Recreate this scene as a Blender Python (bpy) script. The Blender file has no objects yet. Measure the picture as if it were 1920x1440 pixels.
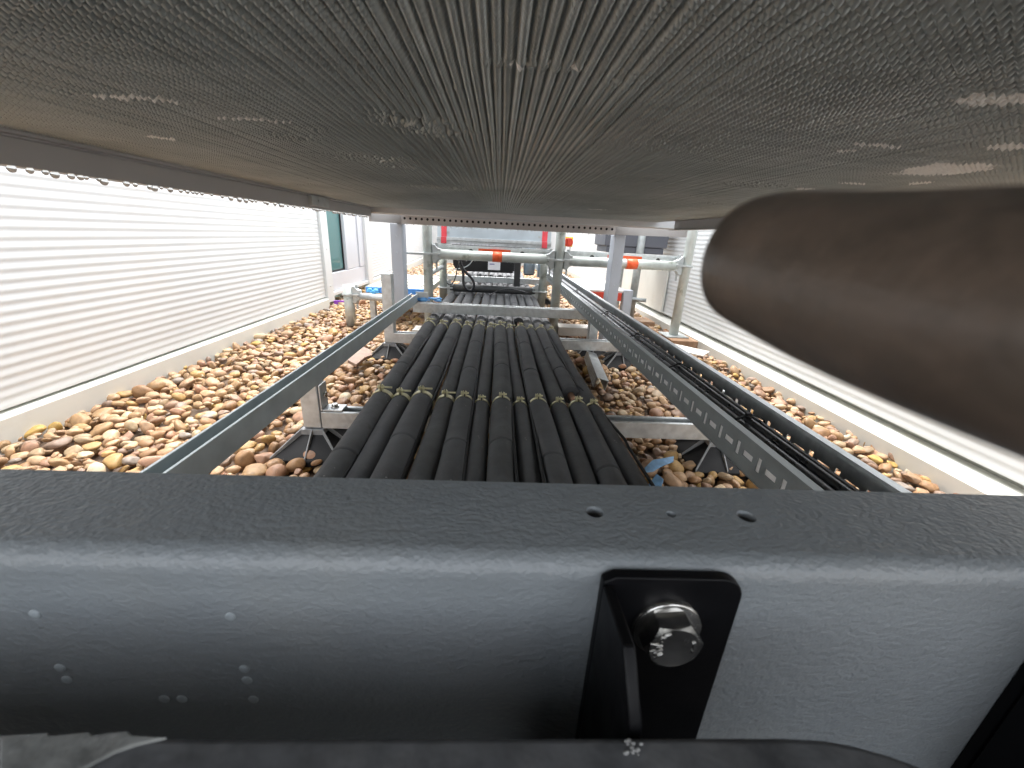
import bpy, bmesh, math, random
import numpy as np
from mathutils import Vector, Matrix, Euler

rnd = random.Random(7)
S = bpy.context.scene
PI = math.pi

# ------------------------------------------------------------------ camera
F_PX, VP, SLOPE, CAM_H = 760.0, (938.0, 440.0), 0.052, 0.5
def _n(v): v = np.array(v, float); return v / np.linalg.norm(v)
_dy = _n([VP[0] - 960, VP[1] - 720, F_PX])
_up = _n(np.cross(_dy, _n([1, SLOPE, 0])))
if _up[1] > 0: _up = -_up
_dx = np.cross(_dy, _up)
if _dx[0] < 0: _dx = -_dx
RW = np.array([_dx, _dy, _up])               # world axes seen from the lens
CAM = np.array([0, 0, CAM_H])
def lens_pt(x, y, z): return Vector(CAM + RW @ np.array([x, y, z], float))   # a point given in lens metres
def ray(px, py): return _n(RW @ _n([px - 960, py - 720, F_PX]))
def at(px, py, Y):                            # a point of the photo at a known distance Y along the corridor
    d = ray(px, py); return Vector(CAM + d * (Y / d[1]))
def on(px, py, z):                            # a point of the photo at a known height z
    d = ray(px, py); return Vector(CAM + d * ((z - CAM_H) / d[2]))

cd = bpy.data.cameras.new('camera'); cam = bpy.data.objects.new('camera', cd)
S.collection.objects.link(cam); S.camera = cam
cd.sensor_width = 36; cd.lens = F_PX / 1920 * 36
cd.clip_start = 0.003; cd.clip_end = 300
rx, ry, rz = RW[:, 0], -RW[:, 1], -RW[:, 2]
cam.matrix_world = Matrix(((rx[0], ry[0], rz[0], CAM[0]), (rx[1], ry[1], rz[1], CAM[1]),
                           (rx[2], ry[2], rz[2], CAM[2]), (0, 0, 0, 1)))
cd.dof.use_dof = True; cd.dof.focus_distance = 0.9; cd.dof.aperture_fstop = 20

# ------------------------------------------------------------------ light: overcast sky
SUN_EL, SUN_AZ = 66, -4        # degrees; azimuth clockwise from +Y: the brightest sky is ahead
W = bpy.data.worlds.new('World'); S.world = W; W.use_nodes = True
nt = W.node_tree; nt.nodes.clear()
sky = nt.nodes.new('ShaderNodeTexSky'); sky.sky_type = 'NISHITA'; sky.sun_disc = False
sky.sun_elevation = math.radians(SUN_EL); sky.sun_rotation = math.radians(SUN_AZ)
sky.air_density = 1.0; sky.dust_density = 4.0; sky.ozone_density = 0.6
hs = nt.nodes.new('ShaderNodeHueSaturation'); hs.inputs['Saturation'].default_value = 0.22
bg = nt.nodes.new('ShaderNodeBackground'); bg.inputs['Strength'].default_value = 0.15
wo = nt.nodes.new('ShaderNodeOutputWorld')
nt.links.new(sky.outputs[0], hs.inputs['Color']); nt.links.new(hs.outputs[0], bg.inputs['Color'])
nt.links.new(bg.outputs[0], wo.inputs[0])
sl = bpy.data.lights.new('sun', 'SUN'); sl.energy = .7; sl.angle = math.radians(60); sl.color = (1, .97, .93)
so = bpy.data.objects.new('sun', sl); S.collection.objects.link(so)
a, e = math.radians(SUN_AZ), math.radians(SUN_EL)
so.rotation_euler = Vector((-math.sin(a) * math.cos(e), -math.cos(a) * math.cos(e), -math.sin(e))).to_track_quat('-Z', 'Y').to_euler()
S.view_settings.view_transform = 'Standard'; S.view_settings.look = 'None'
S.view_settings.gamma = 1; S.view_settings.exposure = 2.42
S.cycles.max_bounces = 10; S.cycles.diffuse_bounces = 6

# ------------------------------------------------------------------ materials
def mat(name, col, rough=.5, metal=0., var=.12, vscale=15, bump=0., bscale=200, spec=.5, col2=None, c2scale=8, c2lo=.55, c2hi=.7, rvar=.08, coat=0.):
    m = bpy.data.materials.new(name); m.use_nodes = True
    t = m.node_tree; N = t.nodes; L = t.links; b = N['Principled BSDF']
    b.inputs['Roughness'].default_value = rough; b.inputs['Metallic'].default_value = metal
    b.inputs['Specular IOR Level'].default_value = spec; b.inputs['Coat Weight'].default_value = coat
    tc = N.new('ShaderNodeTexCoord')
    n1 = N.new('ShaderNodeTexNoise'); n1.inputs['Scale'].default_value = vscale; n1.inputs['Detail'].default_value = 6
    L.new(tc.outputs['Object'], n1.inputs['Vector'])
    mr = N.new('ShaderNodeMapRange'); mr.inputs['From Min'].default_value = .3; mr.inputs['From Max'].default_value = .7
    mr.inputs['To Min'].default_value = 1 - var; mr.inputs['To Max'].default_value = 1 + var
    L.new(n1.outputs['Fac'], mr.inputs['Value'])
    mx = N.new('ShaderNodeMix'); mx.data_type = 'RGBA'; mx.blend_type = 'MULTIPLY'; mx.inputs['Factor'].default_value = 1
    mx.inputs['A'].default_value = (*col, 1); L.new(mr.outputs[0], mx.inputs['B'])
    out = mx.outputs['Result']
    if col2:
        n2 = N.new('ShaderNodeTexNoise'); n2.inputs['Scale'].default_value = c2scale; n2.inputs['Detail'].default_value = 8
        n2.inputs['Roughness'].default_value = .65
        L.new(tc.outputs['Object'], n2.inputs['Vector'])
        r2 = N.new('ShaderNodeMapRange'); r2.inputs['From Min'].default_value = c2lo; r2.inputs['From Max'].default_value = c2hi
        L.new(n2.outputs['Fac'], r2.inputs['Value'])
        m2 = N.new('ShaderNodeMix'); m2.data_type = 'RGBA'; L.new(r2.outputs[0], m2.inputs['Factor'])
        L.new(out, m2.inputs['A']); m2.inputs['B'].default_value = (*col2, 1); out = m2.outputs['Result']
    L.new(out, b.inputs['Base Color'])
    if rvar:
        rr = N.new('ShaderNodeMapRange'); rr.inputs['From Min'].default_value = .3; rr.inputs['From Max'].default_value = .7
        rr.inputs['To Min'].default_value = max(0, rough - rvar); rr.inputs['To Max'].default_value = min(1, rough + rvar)
        L.new(n1.outputs['Fac'], rr.inputs['Value']); L.new(rr.outputs[0], b.inputs['Roughness'])
    if bump:
        n3 = N.new('ShaderNodeTexNoise'); n3.inputs['Scale'].default_value = bscale; n3.inputs['Detail'].default_value = 2
        L.new(tc.outputs['Object'], n3.inputs['Vector'])
        bp = N.new('ShaderNodeBump'); bp.inputs['Strength'].default_value = bump; bp.inputs['Distance'].default_value = .3 / bscale
        L.new(n3.outputs['Fac'], bp.inputs['Height']); L.new(bp.outputs[0], b.inputs['Normal'])
    return m

GALV = mat('galvanised', (.58, .61, .62), .42, .5, .16, 45, .12, 300, col2=(.44, .47, .48), c2scale=22)
GALVD = mat('galvanised_dull', (.44, .47, .47), .5, .4, .2, 30, .15, 200, col2=(.46, .48, .46), c2scale=14)
ALU = mat('aluminium', (.55, .57, .59), .4, .7, .06, 30, .05, 300)
TUBE = mat('scaffold_tube', (.54, .58, .55), .5, .3, .16, 18, .2, 120, col2=(.20, .22, .17), c2scale=16, c2lo=.58, c2hi=.72)
TUBED = mat('scaffold_tube_dark', (.055, .057, .058), .55, .1, .2, 18, .2, 120)
WHITE = mat('white_cladding', (.64, .66, .66), .45, 0, .03, 3, .02, 200, col2=(.66, .66, .64), c2scale=2.5, c2lo=.5, c2hi=.8)
CREAM = mat('cream_trim', (.64, .64, .59), .45, 0, .05, 6, .02, 200, col2=(.57, .56, .49), c2scale=9, c2lo=.55, c2hi=.8)
FOAM = mat('black_foam', (.10, .103, .108), .75, 0, .3, 14, .35, 160, .35, col2=(.11, .113, .117), c2scale=28, c2lo=.5, c2hi=.72)
def specks(m):
    t = m.node_tree; N = t.nodes; L = t.links; b = N['Principled BSDF']; src = b.inputs['Base Color'].links[0].from_socket
    tc = N.new('ShaderNodeTexCoord'); v = N.new('ShaderNodeTexVoronoi'); v.inputs['Scale'].default_value = 55; L.new(tc.outputs['Object'], v.inputs['Vector'])
    n = N.new('ShaderNodeTexNoise'); n.inputs['Scale'].default_value = 9; n.inputs['Detail'].default_value = 4; L.new(tc.outputs['Object'], n.inputs['Vector'])
    a = N.new('ShaderNodeMath'); a.operation = 'MULTIPLY_ADD'; a.inputs[1].default_value = -.55; a.inputs[2].default_value = .45; L.new(n.outputs['Fac'], a.inputs[0])
    s_ = N.new('ShaderNodeMath'); s_.operation = 'ADD'; L.new(v.outputs['Distance'], s_.inputs[0]); L.new(a.outputs[0], s_.inputs[1])
    r = N.new('ShaderNodeMapRange'); r.inputs['From Min'].default_value = .22; r.inputs['From Max'].default_value = .17; L.new(s_.outputs[0], r.inputs['Value'])
    x = N.new('ShaderNodeMix'); x.data_type = 'RGBA'; L.new(r.outputs[0], x.inputs['Factor']); L.new(src, x.inputs['A']); x.inputs['B'].default_value = (.30, .30, .29, 1)
    L.new(x.outputs['Result'], b.inputs['Base Color']); return m
specks(FOAM)
FOAM2 = mat('black_foam_dusty', (.104, .107, .110), .78, 0, .3, 18, .35, 160, .3, col2=(.09, .09, .088), c2scale=35, c2lo=.55, c2hi=.75)
specks(FOAM2)
COPPER = mat('copper', (.62, .36, .23), .45, .6, .15, 40)
BRASS = mat('zinc_yellow', (.66, .62, .40), .36, .5, .2, 90)
BLACKP = mat('black_paint', (.004, .004, .005), .45, 0, .2, 60, .08, 500, .2, col2=(.02, .02, .02), c2scale=120, c2lo=.66, c2hi=.7)
BLACKPL = mat('black_plastic', (.012, .012, .013), .6, 0, .3, 30, .1, 200, .3)
RIBPL = mat('worn_plastic_rib', (.30, .31, .315), .55, 0, .2, 60)
CABLE = mat('black_cable', (.02, .021, .025), .3, 0, .2, 40, .1, 300)
WIRE = mat('matt_wire', (.018, .018, .019), .6, 0, .2, 40, spec=.3)
STEEL = mat('stainless', (.62, .61, .58), .22, 1, .08, 120, .05, 600)
BLUE = mat('blue_plastic', (.06, .24, .62), .4, 0, .15, 30)
BLUEP = mat('blue_scrap', (.16, .32, .52), .5, 0, .3, 50)
RED = mat('red_tape', (.72, .07, .09), .45, 0, .1, 30)
REDB = mat('red_board', (.62, .06, .03), .5, 0, .1, 30)
ORANGE = mat('orange_label', (.85, .12, .03), .45, 0, .12, 60)
YELLOW = mat('yellow_plate', (.85, .6, .03), .4, 0, .05)
PURPLE = mat('purple_tape', (.28, .06, .5), .4, 0, .05)
PANEL = mat('grey_blue_panel', (.44, .50, .54), .4, .3, .12, 9, .05, 100, col2=(.55, .58, .6), c2scale=24, c2lo=.66, c2hi=.72)
GREYBOX = mat('grey_box', (.10, .105, .125), .45, 0, .08, 8)
LABELW = mat('white_label', (.75, .75, .78), .5, 0, .04)
INK = mat('label_ink', (.12, .13, .35), .6, 0, .04)
TIMBER = mat('timber', (.36, .22, .13), .7, 0, .25, 22, .3, 60, col2=(.5, .42, .33), c2scale=10)
PALEB = mat('pale_board', (.6, .58, .54), .65, 0, .15, 16, .2, 80)
STONE = mat('flat_stone', (.30, .20, .15), .65, 0, .25, 30, .4, 60)
CANIS = mat('blue_grey_metal', (.23, .29, .34), .4, .2, .1, 20)
RECESS = mat('recess_trim', (.34, .34, .31), .7, 0, .1)
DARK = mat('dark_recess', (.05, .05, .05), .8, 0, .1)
ROOM = mat('room_wall', (.55, .75, .75), .6, 0, .1, 3)
DECK = mat('roof_deck', (.17, .12, .085), .9, 0, .4, 14)
DUST = mat('scuffed_plastic', (.075, .077, .08), .7, 0, .35, 60, .3, 160, .3, col2=(.12, .12, .12), c2scale=55, c2lo=.45, c2hi=.8)

def wet_paint(name, col):
    """hammered blue-grey paint with an orange-peel skin"""
    m = mat(name, col, .35, 0, .04, 25, 0, 200, .5, rvar=.015)
    t = m.node_tree; N = t.nodes; L = t.links; b = N['Principled BSDF']
    tc = N.new('ShaderNodeTexCoord'); mp = N.new('ShaderNodeMapping'); mp.inputs['Scale'].default_value = (.75, 1, 1)
    L.new(tc.outputs['Object'], mp.inputs['Vector'])
    n = N.new('ShaderNodeTexNoise'); n.inputs['Scale'].default_value = 560; n.inputs['Detail'].default_value = 1.5; n.inputs['Distortion'].default_value = .15
    n2 = N.new('ShaderNodeTexNoise'); n2.inputs['Scale'].default_value = 190; n2.inputs['Detail'].default_value = 2
    L.new(mp.outputs[0], n.inputs['Vector']); L.new(mp.outputs[0], n2.inputs['Vector'])
    ad = N.new('ShaderNodeMath'); ad.operation = 'ADD'; L.new(n.outputs['Fac'], ad.inputs[0]); L.new(n2.outputs['Fac'], ad.inputs[1])
    bp = N.new('ShaderNodeBump'); bp.inputs['Strength'].default_value = .85; bp.inputs['Distance'].default_value = .0006
    L.new(ad.outputs[0], bp.inputs['Height']); L.new(bp.outputs[0], b.inputs['Normal'])
    return m
def chips(m):
    t = m.node_tree; N = t.nodes; L = t.links; b = N['Principled BSDF']; src = b.inputs['Base Color'].links[0].from_socket
    tc = N.new('ShaderNodeTexCoord'); mp = N.new('ShaderNodeMapping'); mp.inputs['Scale'].default_value = (1, 2.2, 1.6); mp.inputs['Rotation'].default_value = (0, .4, .3); L.new(tc.outputs['Object'], mp.inputs['Vector'])
    n = N.new('ShaderNodeTexNoise'); n.inputs['Scale'].default_value = 130; n.inputs['Detail'].default_value = 5; n.inputs['Roughness'].default_value = .7; L.new(mp.outputs[0], n.inputs['Vector'])
    r = N.new('ShaderNodeMapRange'); r.inputs['From Min'].default_value = .735; r.inputs['From Max'].default_value = .76; L.new(n.outputs['Fac'], r.inputs['Value'])
    x = N.new('ShaderNodeMix'); x.data_type = 'RGBA'; L.new(r.outputs[0], x.inputs['Factor']); L.new(src, x.inputs['A']); x.inputs['B'].default_value = (.08, .085, .09, 1)
    n2 = N.new('ShaderNodeTexNoise'); n2.inputs['Scale'].default_value = 14; n2.inputs['Detail'].default_value = 7; L.new(tc.outputs['Object'], n2.inputs['Vector'])
    r2 = N.new('ShaderNodeMapRange'); r2.inputs['From Min'].default_value = .5; r2.inputs['From Max'].default_value = .75; r2.inputs['To Max'].default_value = .35; L.new(n2.outputs['Fac'], r2.inputs['Value'])
    y = N.new('ShaderNodeMix'); y.data_type = 'RGBA'; L.new(r2.outputs[0], y.inputs['Factor']); L.new(x.outputs['Result'], y.inputs['A']); y.inputs['B'].default_value = (.30, .30, .28, 1)
    L.new(y.outputs['Result'], b.inputs['Base Color']); return m
PAINT = chips(wet_paint('hammered_paint', (.245, .268, .282)))

# ------------------------------------------------------------------ mesh helpers
class MB:
    def __init__(s): s.v = []; s.f = []; s.sm = []
    def add(s, vs, fs, smooth=False):
        o = len(s.v); s.v += [tuple(v) for v in vs]
        s.f += [tuple(i + o for i in f) for f in fs]; s.sm += [smooth] * len(fs); return s
    def box(s, x0, x1, y0, y1, z0, z1, mtx=None):
        vs = [(x, y, z) for x in (x0, x1) for y in (y0, y1) for z in (z0, z1)]
        if mtx: vs = [mtx @ Vector(v) for v in vs]
        return s.add(vs, [(0, 1, 3, 2), (4, 6, 7, 5), (0, 4, 5, 1), (2, 3, 7, 6), (0, 2, 6, 4), (1, 5, 7, 3)])
    def prism(s, poly, axis, a0, a1):
        """polygon in the two other axes (in order), pushed along axis"""
        def pt(p, a):
            return {'x': (a, p[0], p[1]), 'y': (p[0], a, p[1]), 'z': (p[0], p[1], a)}[axis]
        n = len(poly); vs = [pt(p, a0) for p in poly] + [pt(p, a1) for p in poly]
        fs = [tuple(range(n))[::-1], tuple(range(n, 2 * n))] + [(i, (i + 1) % n, n + (i + 1) % n, n + i) for i in range(n)]
        return s.add(vs, fs)
    def tube(s, pts, r, n=16, cap=True, radii=None):
        pts = [Vector(p) for p in pts]; rings = []
        up = None
        for i, p in enumerate(pts):
            d = (pts[min(i + 1, len(pts) - 1)] - pts[max(i - 1, 0)]).normalized()
            if up is None: up = Vector((0, 0, 1)) if abs(d.z) < .9 else Vector((1, 0, 0))
            side = d.cross(up)
            side = side.normalized() if side.length > 1e-6 else d.orthogonal().normalized()
            up2 = side.cross(d).normalized(); up = up2
            rr = float(radii[i] if radii else r)
            rings.append([p + rr * (math.cos(2 * PI * k / n) * side + math.sin(2 * PI * k / n) * up2) for k in range(n)])
        vs = [v for rg in rings for v in rg]; fs = []
        for i in range(len(pts) - 1):
            for k in range(n):
                fs.append((i * n + k, i * n + (k + 1) % n, (i + 1) * n + (k + 1) % n, (i + 1) * n + k))
        s.add(vs, fs, True)
        if cap:
            o = len(s.v) - len(vs); m = len(pts) - 1
            s.f += [tuple(o + k for k in range(n))[::-1], tuple(o + m * n + k for k in range(n))]; s.sm += [False, False]
        return s
    def pipe_shell(s, p0, p1, ro, ri, n=24):
        """an open-ended tube with wall thickness"""
        p0, p1 = Vector(p0), Vector(p1); d = (p1 - p0).normalized(); a = d.orthogonal().normalized(); b = d.cross(a)
        vs = []
        for p, r in ((p0, ro), (p1, ro), (p1, ri), (p0, ri)):
            vs += [p + r * (math.cos(2 * PI * k / n) * a + math.sin(2 * PI * k / n) * b) for k in range(n)]
        fs = []
        for q in range(4):
            for k in range(n):
                fs.append((q * n + k, q * n + (k + 1) % n, ((q + 1) % 4) * n + (k + 1) % n, ((q + 1) % 4) * n + k))
        return s.add(vs, fs, True)
    def ball(s, c, r, sc=(1, 1, 1), nu=10, nv=6):
        c = Vector(c); vs = [c + Vector((0, 0, r * sc[2]))]; fs = []
        for i in range(1, nv):
            t = PI * i / nv
            for k in range(nu):
                p = 2 * PI * k / nu
                vs.append(c + Vector((r * sc[0] * math.sin(t) * math.cos(p), r * sc[1] * math.sin(t) * math.sin(p), r * sc[2] * math.cos(t))))
        vs.append(c - Vector((0, 0, r * sc[2])))
        for k in range(nu): fs.append((0, 1 + k, 1 + (k + 1) % nu))
        for i in range(nv - 2):
            for k in range(nu):
                q = 1 + i * nu
                fs.append((q + k, q + nu + k, q + nu + (k + 1) % nu, q + (k + 1) % nu))
        e = len(vs) - 1; q = 1 + (nv - 2) * nu
        for k in range(nu): fs.append((q + k, e, q + (k + 1) % nu))
        return s.add(vs, fs, True)
    def build(s, name, m, parent=None, bevel=0, seg=2, loc=None):
        me = bpy.data.meshes.new(name); me.from_pydata(s.v, [], s.f); me.update()
        sm_ = list(s.sm); bm = bmesh.new(); bm.from_mesh(me); bmesh.ops.recalc_face_normals(bm, faces=bm.faces); bm.to_mesh(me); bm.free()
        me.polygons.foreach_set('use_smooth', s.sm)
        me.materials.append(m)
        o = bpy.data.objects.new(name, me); S.collection.objects.link(o)
        if loc is not None: o.location = loc
        if parent is not None: o.parent = parent
        if bevel:
            b = o.modifiers.new('bevel', 'BEVEL'); b.width = bevel; b.segments = seg; b.limit_method = 'ANGLE'; b.angle_limit = math.radians(40)
            for p in me.polygons: p.use_smooth = True
            try:
                w = o.modifiers.new('wn', 'WEIGHTED_NORMAL'); w.keep_sharp = False
            except Exception: pass
        return o

def tag(o, label=None, cat=None, group=None, kind=None):
    if label: o['label'] = label
    if cat: o['category'] = cat
    if group: o['group'] = group
    if kind: o['kind'] = kind
    return o
def empty(name, loc, label=None, cat=None, group=None, rz=0):
    o = bpy.data.objects.new(name, None); S.collection.objects.link(o); o.location = loc; o.rotation_euler.z = rz
    o.empty_display_size = .05
    return tag(o, label, cat, group)
def copy_thing(o, loc, label=None, parent=None):
    c = o.copy(); S.collection.objects.link(c)
    if parent: c.parent = parent
    else: c.location = loc
    if label: c['label'] = label
    for ch in [x for x in S.objects if x.parent == o]: copy_thing(ch, None, None, c)
    return c
def holes_plate(mb, u0, u1, v0, v1, holes, place, round_holes=True, n=12, t=0.002):
    """a plate with holes side by side along u: holes = [(u, v, half_u, half_v)]; place(u, v, w) gives the 3-D point, w the thickness 0/1"""
    holes = sorted(holes); us = [u0]
    for a, b in zip(holes, holes[1:]): us.append((a[0] + a[2] + b[0] - b[2]) / 2)
    us.append(u1)
    for w in (0, 1):
        for i, (u, v, hu, hv) in enumerate(holes):
            a, b = us[i], us[i + 1]
            if round_holes: inner = [(u + hu * math.cos(2 * PI * k / n + PI / 4), v + hv * math.sin(2 * PI * k / n + PI / 4)) for k in range(n)]
            else: inner = [(u + hu, v + hv), (u - hu, v + hv), (u - hu, v - hv), (u + hu, v - hv)]
            m = len(inner); q = m // 4
            corners = [(b, v1), (a, v1), (a, v0), (b, v0)]
            vs = [place(x, y, w) for x, y in corners] + [place(x, y, w) for x, y in inner]
            fs = []
            for c in range(4):
                seg = [4 + (c * q + k) % m for k in range(q + 1)]
                f = tuple([c] + seg + [(c + 1) % 4]); fs.append(f if w else f[::-1])
            mb.add(vs, fs)
    for (u, v, hu, hv) in holes:
        if round_holes: inner = [(u + hu * math.cos(2 * PI * k / n + PI / 4), v + hv * math.sin(2 * PI * k / n + PI / 4)) for k in range(n)]
        else: inner = [(u + hu, v + hv), (u - hu, v + hv), (u - hu, v - hv), (u + hu, v - hv)]
        m = len(inner); vs = [place(x, y, 0) for x, y in inner] + [place(x, y, 1) for x, y in inner]
        mb.add(vs, [(k, (k + 1) % m, m + (k + 1) % m, m + k) for k in range(m)])
    return mb

# ------------------------------------------------------------------ setting: roof deck and gravel
g = MB().add([(-60, -60, -.03), (60, -60, -.03), (60, 60, -.03), (-60, 60, -.03)], [(0, 1, 2, 3)]).build('roof_deck', DECK); tag(g, kind='structure')

def pebble_meshes(n=12):
    col = bpy.data.collections.new('pebble_kinds')
    m = bpy.data.materials.new('pebble'); m.use_nodes = True
    t = m.node_tree; N = t.nodes; L = t.links; b = N['Principled BSDF']
    at_ = N.new('ShaderNodeAttribute'); at_.attribute_type = 'INSTANCER'; at_.attribute_name = 'tint'
    tc = N.new('ShaderNodeTexCoord'); n1 = N.new('ShaderNodeTexNoise'); n1.inputs['Scale'].default_value = 2.2; n1.inputs['Detail'].default_value = 8; n1.inputs['Roughness'].default_value = .6
    oi = N.new('ShaderNodeAttribute'); oi.attribute_type = 'INSTANCER'; oi.attribute_name = 'seed'
    n1.noise_dimensions = '4D'; L.new(oi.outputs['Fac'], n1.inputs['W']); L.new(tc.outputs['Object'], n1.inputs['Vector'])
    mr = N.new('ShaderNodeMapRange'); mr.inputs['From Min'].default_value = .3; mr.inputs['From Max'].default_value = .7
    mr.inputs['To Min'].default_value = .72; mr.inputs['To Max'].default_value = 1.25
    L.new(n1.outputs['Fac'], mr.inputs['Value'])
    mx = N.new('ShaderNodeMix'); mx.data_type = 'RGBA'; mx.blend_type = 'MULTIPLY'; mx.inputs['Factor'].default_value = 1
    L.new(at_.outputs['Color'], mx.inputs['A']); L.new(mr.outputs[0], mx.inputs['B']); L.new(mx.outputs['Result'], b.inputs['Base Color'])
    b.inputs['Roughness'].default_value = .48; b.inputs['Specular IOR Level'].default_value = .4
    n3 = N.new('ShaderNodeTexNoise'); n3.inputs['Scale'].default_value = 14; n3.inputs['Detail'].default_value = 4; L.new(tc.outputs['Object'], n3.inputs['Vector'])
    bp = N.new('ShaderNodeBump'); bp.inputs['Strength'].default_value = .12; bp.inputs['Distance'].default_value = .1
    L.new(n3.outputs['Fac'], bp.inputs['Height']); L.new(bp.outputs[0], b.inputs['Normal'])
    import bmesh
    for i in range(n):
        bm = bmesh.new(); bmesh.ops.create_icosphere(bm, subdivisions=3, radius=1)
        r = np.random.RandomState(i + 3)
        planes = [( _n(r.normal(size=3)), r.uniform(.72, .95) if i % 3 else r.uniform(.55, .82)) for _ in range(5 + i % 4)]
        lob = [(_n(r.normal(size=3)), r.uniform(-.12, .16)) for _ in range(5)]
        for v in bm.verts:
            p = np.array(v.co); d = p / np.linalg.norm(p); k = 1.
            for q, am in lob: k += am * max(0, d @ q) ** 2
            p = d * k
            for q, h in planes:                       # worn flats
                x = p @ q
                if x > h: p = p - q * (x - h) * (.8 if i % 3 else .93)
            v.co = (p[0], p[1] * (.72 + .04 * (i % 4)), p[2] * (.44 + .05 * (i % 3)))
        for f in bm.faces: f.smooth = True
        me = bpy.data.meshes.new('pebble'); bm.to_mesh(me); bm.free(); me.materials.append(m)
        o = bpy.data.objects.new('pebble', me); col.objects.link(o)
    return col

def gravel():
    r = np.random.RandomState(11)
    X0, X1, Y0, Y1 = -1.2, 1.13, .28, 7.2
    pts = []; scl = []; rot = []
    blocked = [(.86, 1.05, 1.93, 2.18), (.30, .52, 2.02, 2.2), (-.46, -.30, 2.02, 2.2)]
    grid = {}; cs = .05
    def ok(x, y, rad):
        gx, gy = int(x / cs + 100), int(y / cs + 100)
        for i in (-1, 0, 1):
            for j in (-1, 0, 1):
                for (a, b, c) in grid.get((gx + i, gy + j), ()):
                    if (a - x) ** 2 + (b - y) ** 2 < ((rad + c) * .78) ** 2: return False
        return True
    n_try = 60000
    xs = r.uniform(X0, X1, n_try); ys = Y0 + (Y1 - Y0) * r.uniform(0, 1, n_try) ** 1.25
    ss = np.clip(r.lognormal(math.log(.0160), .30, n_try), .009, .030)
    ss[:9000] = np.clip(ss[:9000] * 1.12, .016, .031)
    for x, y, s_ in zip(xs, ys, ss):
        rad = s_ * .86
        if not ok(x, y, rad): continue
        if any(a < x < b and c < y < d for a, b, c, d in blocked): continue
        grid.setdefault((int(x / cs + 100), int(y / cs + 100)), []).append((x, y, rad))
        pts.append((x, y, s_ * .2 - .004 + r.uniform(-.004, .006))); scl.append(s_)
        tilt = .28 if r.rand() < .8 else .8
        rot.append((r.normal() * tilt, r.normal() * tilt, r.uniform(0, 6.28)))
    n_low = 11000                                        # the layer beneath, filling the gaps
    for x, y in zip(r.uniform(X0, X1, n_low), Y0 + (Y1 - Y0) * r.uniform(0, 1, n_low) ** 1.2):
        s_ = r.uniform(.012, .021); pts.append((x, y, -.017 + r.uniform(-.004, .005))); scl.append(s_)
        rot.append((r.normal() * .5, r.normal() * .5, r.uniform(0, 6.28)))
    n = len(pts)
    pal = np.array([(.30, .175, .095), (.36, .23, .13), (.42, .27, .12), (.40, .26, .17), (.27, .17, .12), (.46, .31, .20),
                    (.26, .185, .15), (.46, .35, .24), (.34, .20, .14), (.44, .29, .10), (.25, .21, .19), (.58, .49, .38), (.38, .21, .14), (.33, .24, .16)])
    pw = np.array([11, 15, 10, 15, 6, 14, 6, 8, 9, 2.5, 3, 2, 3, 10.]); pw /= pw.sum()
    cols = pal[r.choice(len(pal), n, p=pw)] * r.uniform(.88, 1.14, (n, 1)) * np.array([[1.02, 1.0, .90]])
    me = bpy.data.meshes.new('gravel'); me.from_pydata(pts, [], [])
    A = me.attributes
    A.new('size', 'FLOAT', 'POINT').data.foreach_set('value', np.array(scl, 'f'))
    A.new('seed', 'FLOAT', 'POINT').data.foreach_set('value', r.uniform(0, 100, n).astype('f'))
    A.new('turn', 'FLOAT_VECTOR', 'POINT').data.foreach_set('vector', np.array(rot, 'f').ravel())
    A.new('tint', 'FLOAT_COLOR', 'POINT').data.foreach_set('color', np.hstack([cols, np.ones((n, 1))]).astype('f').ravel())
    o = bpy.data.objects.new('gravel', me); S.collection.objects.link(o)
    gt = bpy.data.node_groups.new('gravel_nodes', 'GeometryNodeTree')
    gt.interface.new_socket('Geometry', in_out='INPUT', socket_type='NodeSocketGeometry')
    gt.interface.new_socket('Geometry', in_out='OUTPUT', socket_type='NodeSocketGeometry')
    N, L = gt.nodes, gt.links
    gi, go = N.new('NodeGroupInput'), N.new('NodeGroupOutput')
    ci = N.new('GeometryNodeCollectionInfo'); ci.inputs['Collection'].default_value = pebble_meshes()
    ci.inputs['Separate Children'].default_value = True; ci.inputs['Reset Children'].default_value = True
    iop = N.new('GeometryNodeInstanceOnPoints'); iop.inputs['Pick Instance'].default_value = True
    def attr(nm, tp):
        q = N.new('GeometryNodeInputNamedAttribute'); q.data_type = tp; q.inputs['Name'].default_value = nm
        return [s for s in q.outputs if s.enabled and s.name == 'Attribute'][0]
    e2r = N.new('FunctionNodeEulerToRotation')
    L.new(attr('turn', 'FLOAT_VECTOR'), e2r.inputs[0]); L.new(e2r.outputs[0], iop.inputs['Rotation'])
    L.new(attr('size', 'FLOAT'), iop.inputs['Scale'])
    L.new(gi.outputs[0], iop.inputs['Points']); L.new(ci.outputs[0], iop.inputs['Instance'])
    L.new(iop.outputs[0], go.inputs[0])
    md = o.modifiers.new('stones', 'NODES'); md.node_group = gt
    tag(o, 'loose bed of rounded tan and brown river pebbles covering the roof', 'gravel', kind='stuff')
gravel()

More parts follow.
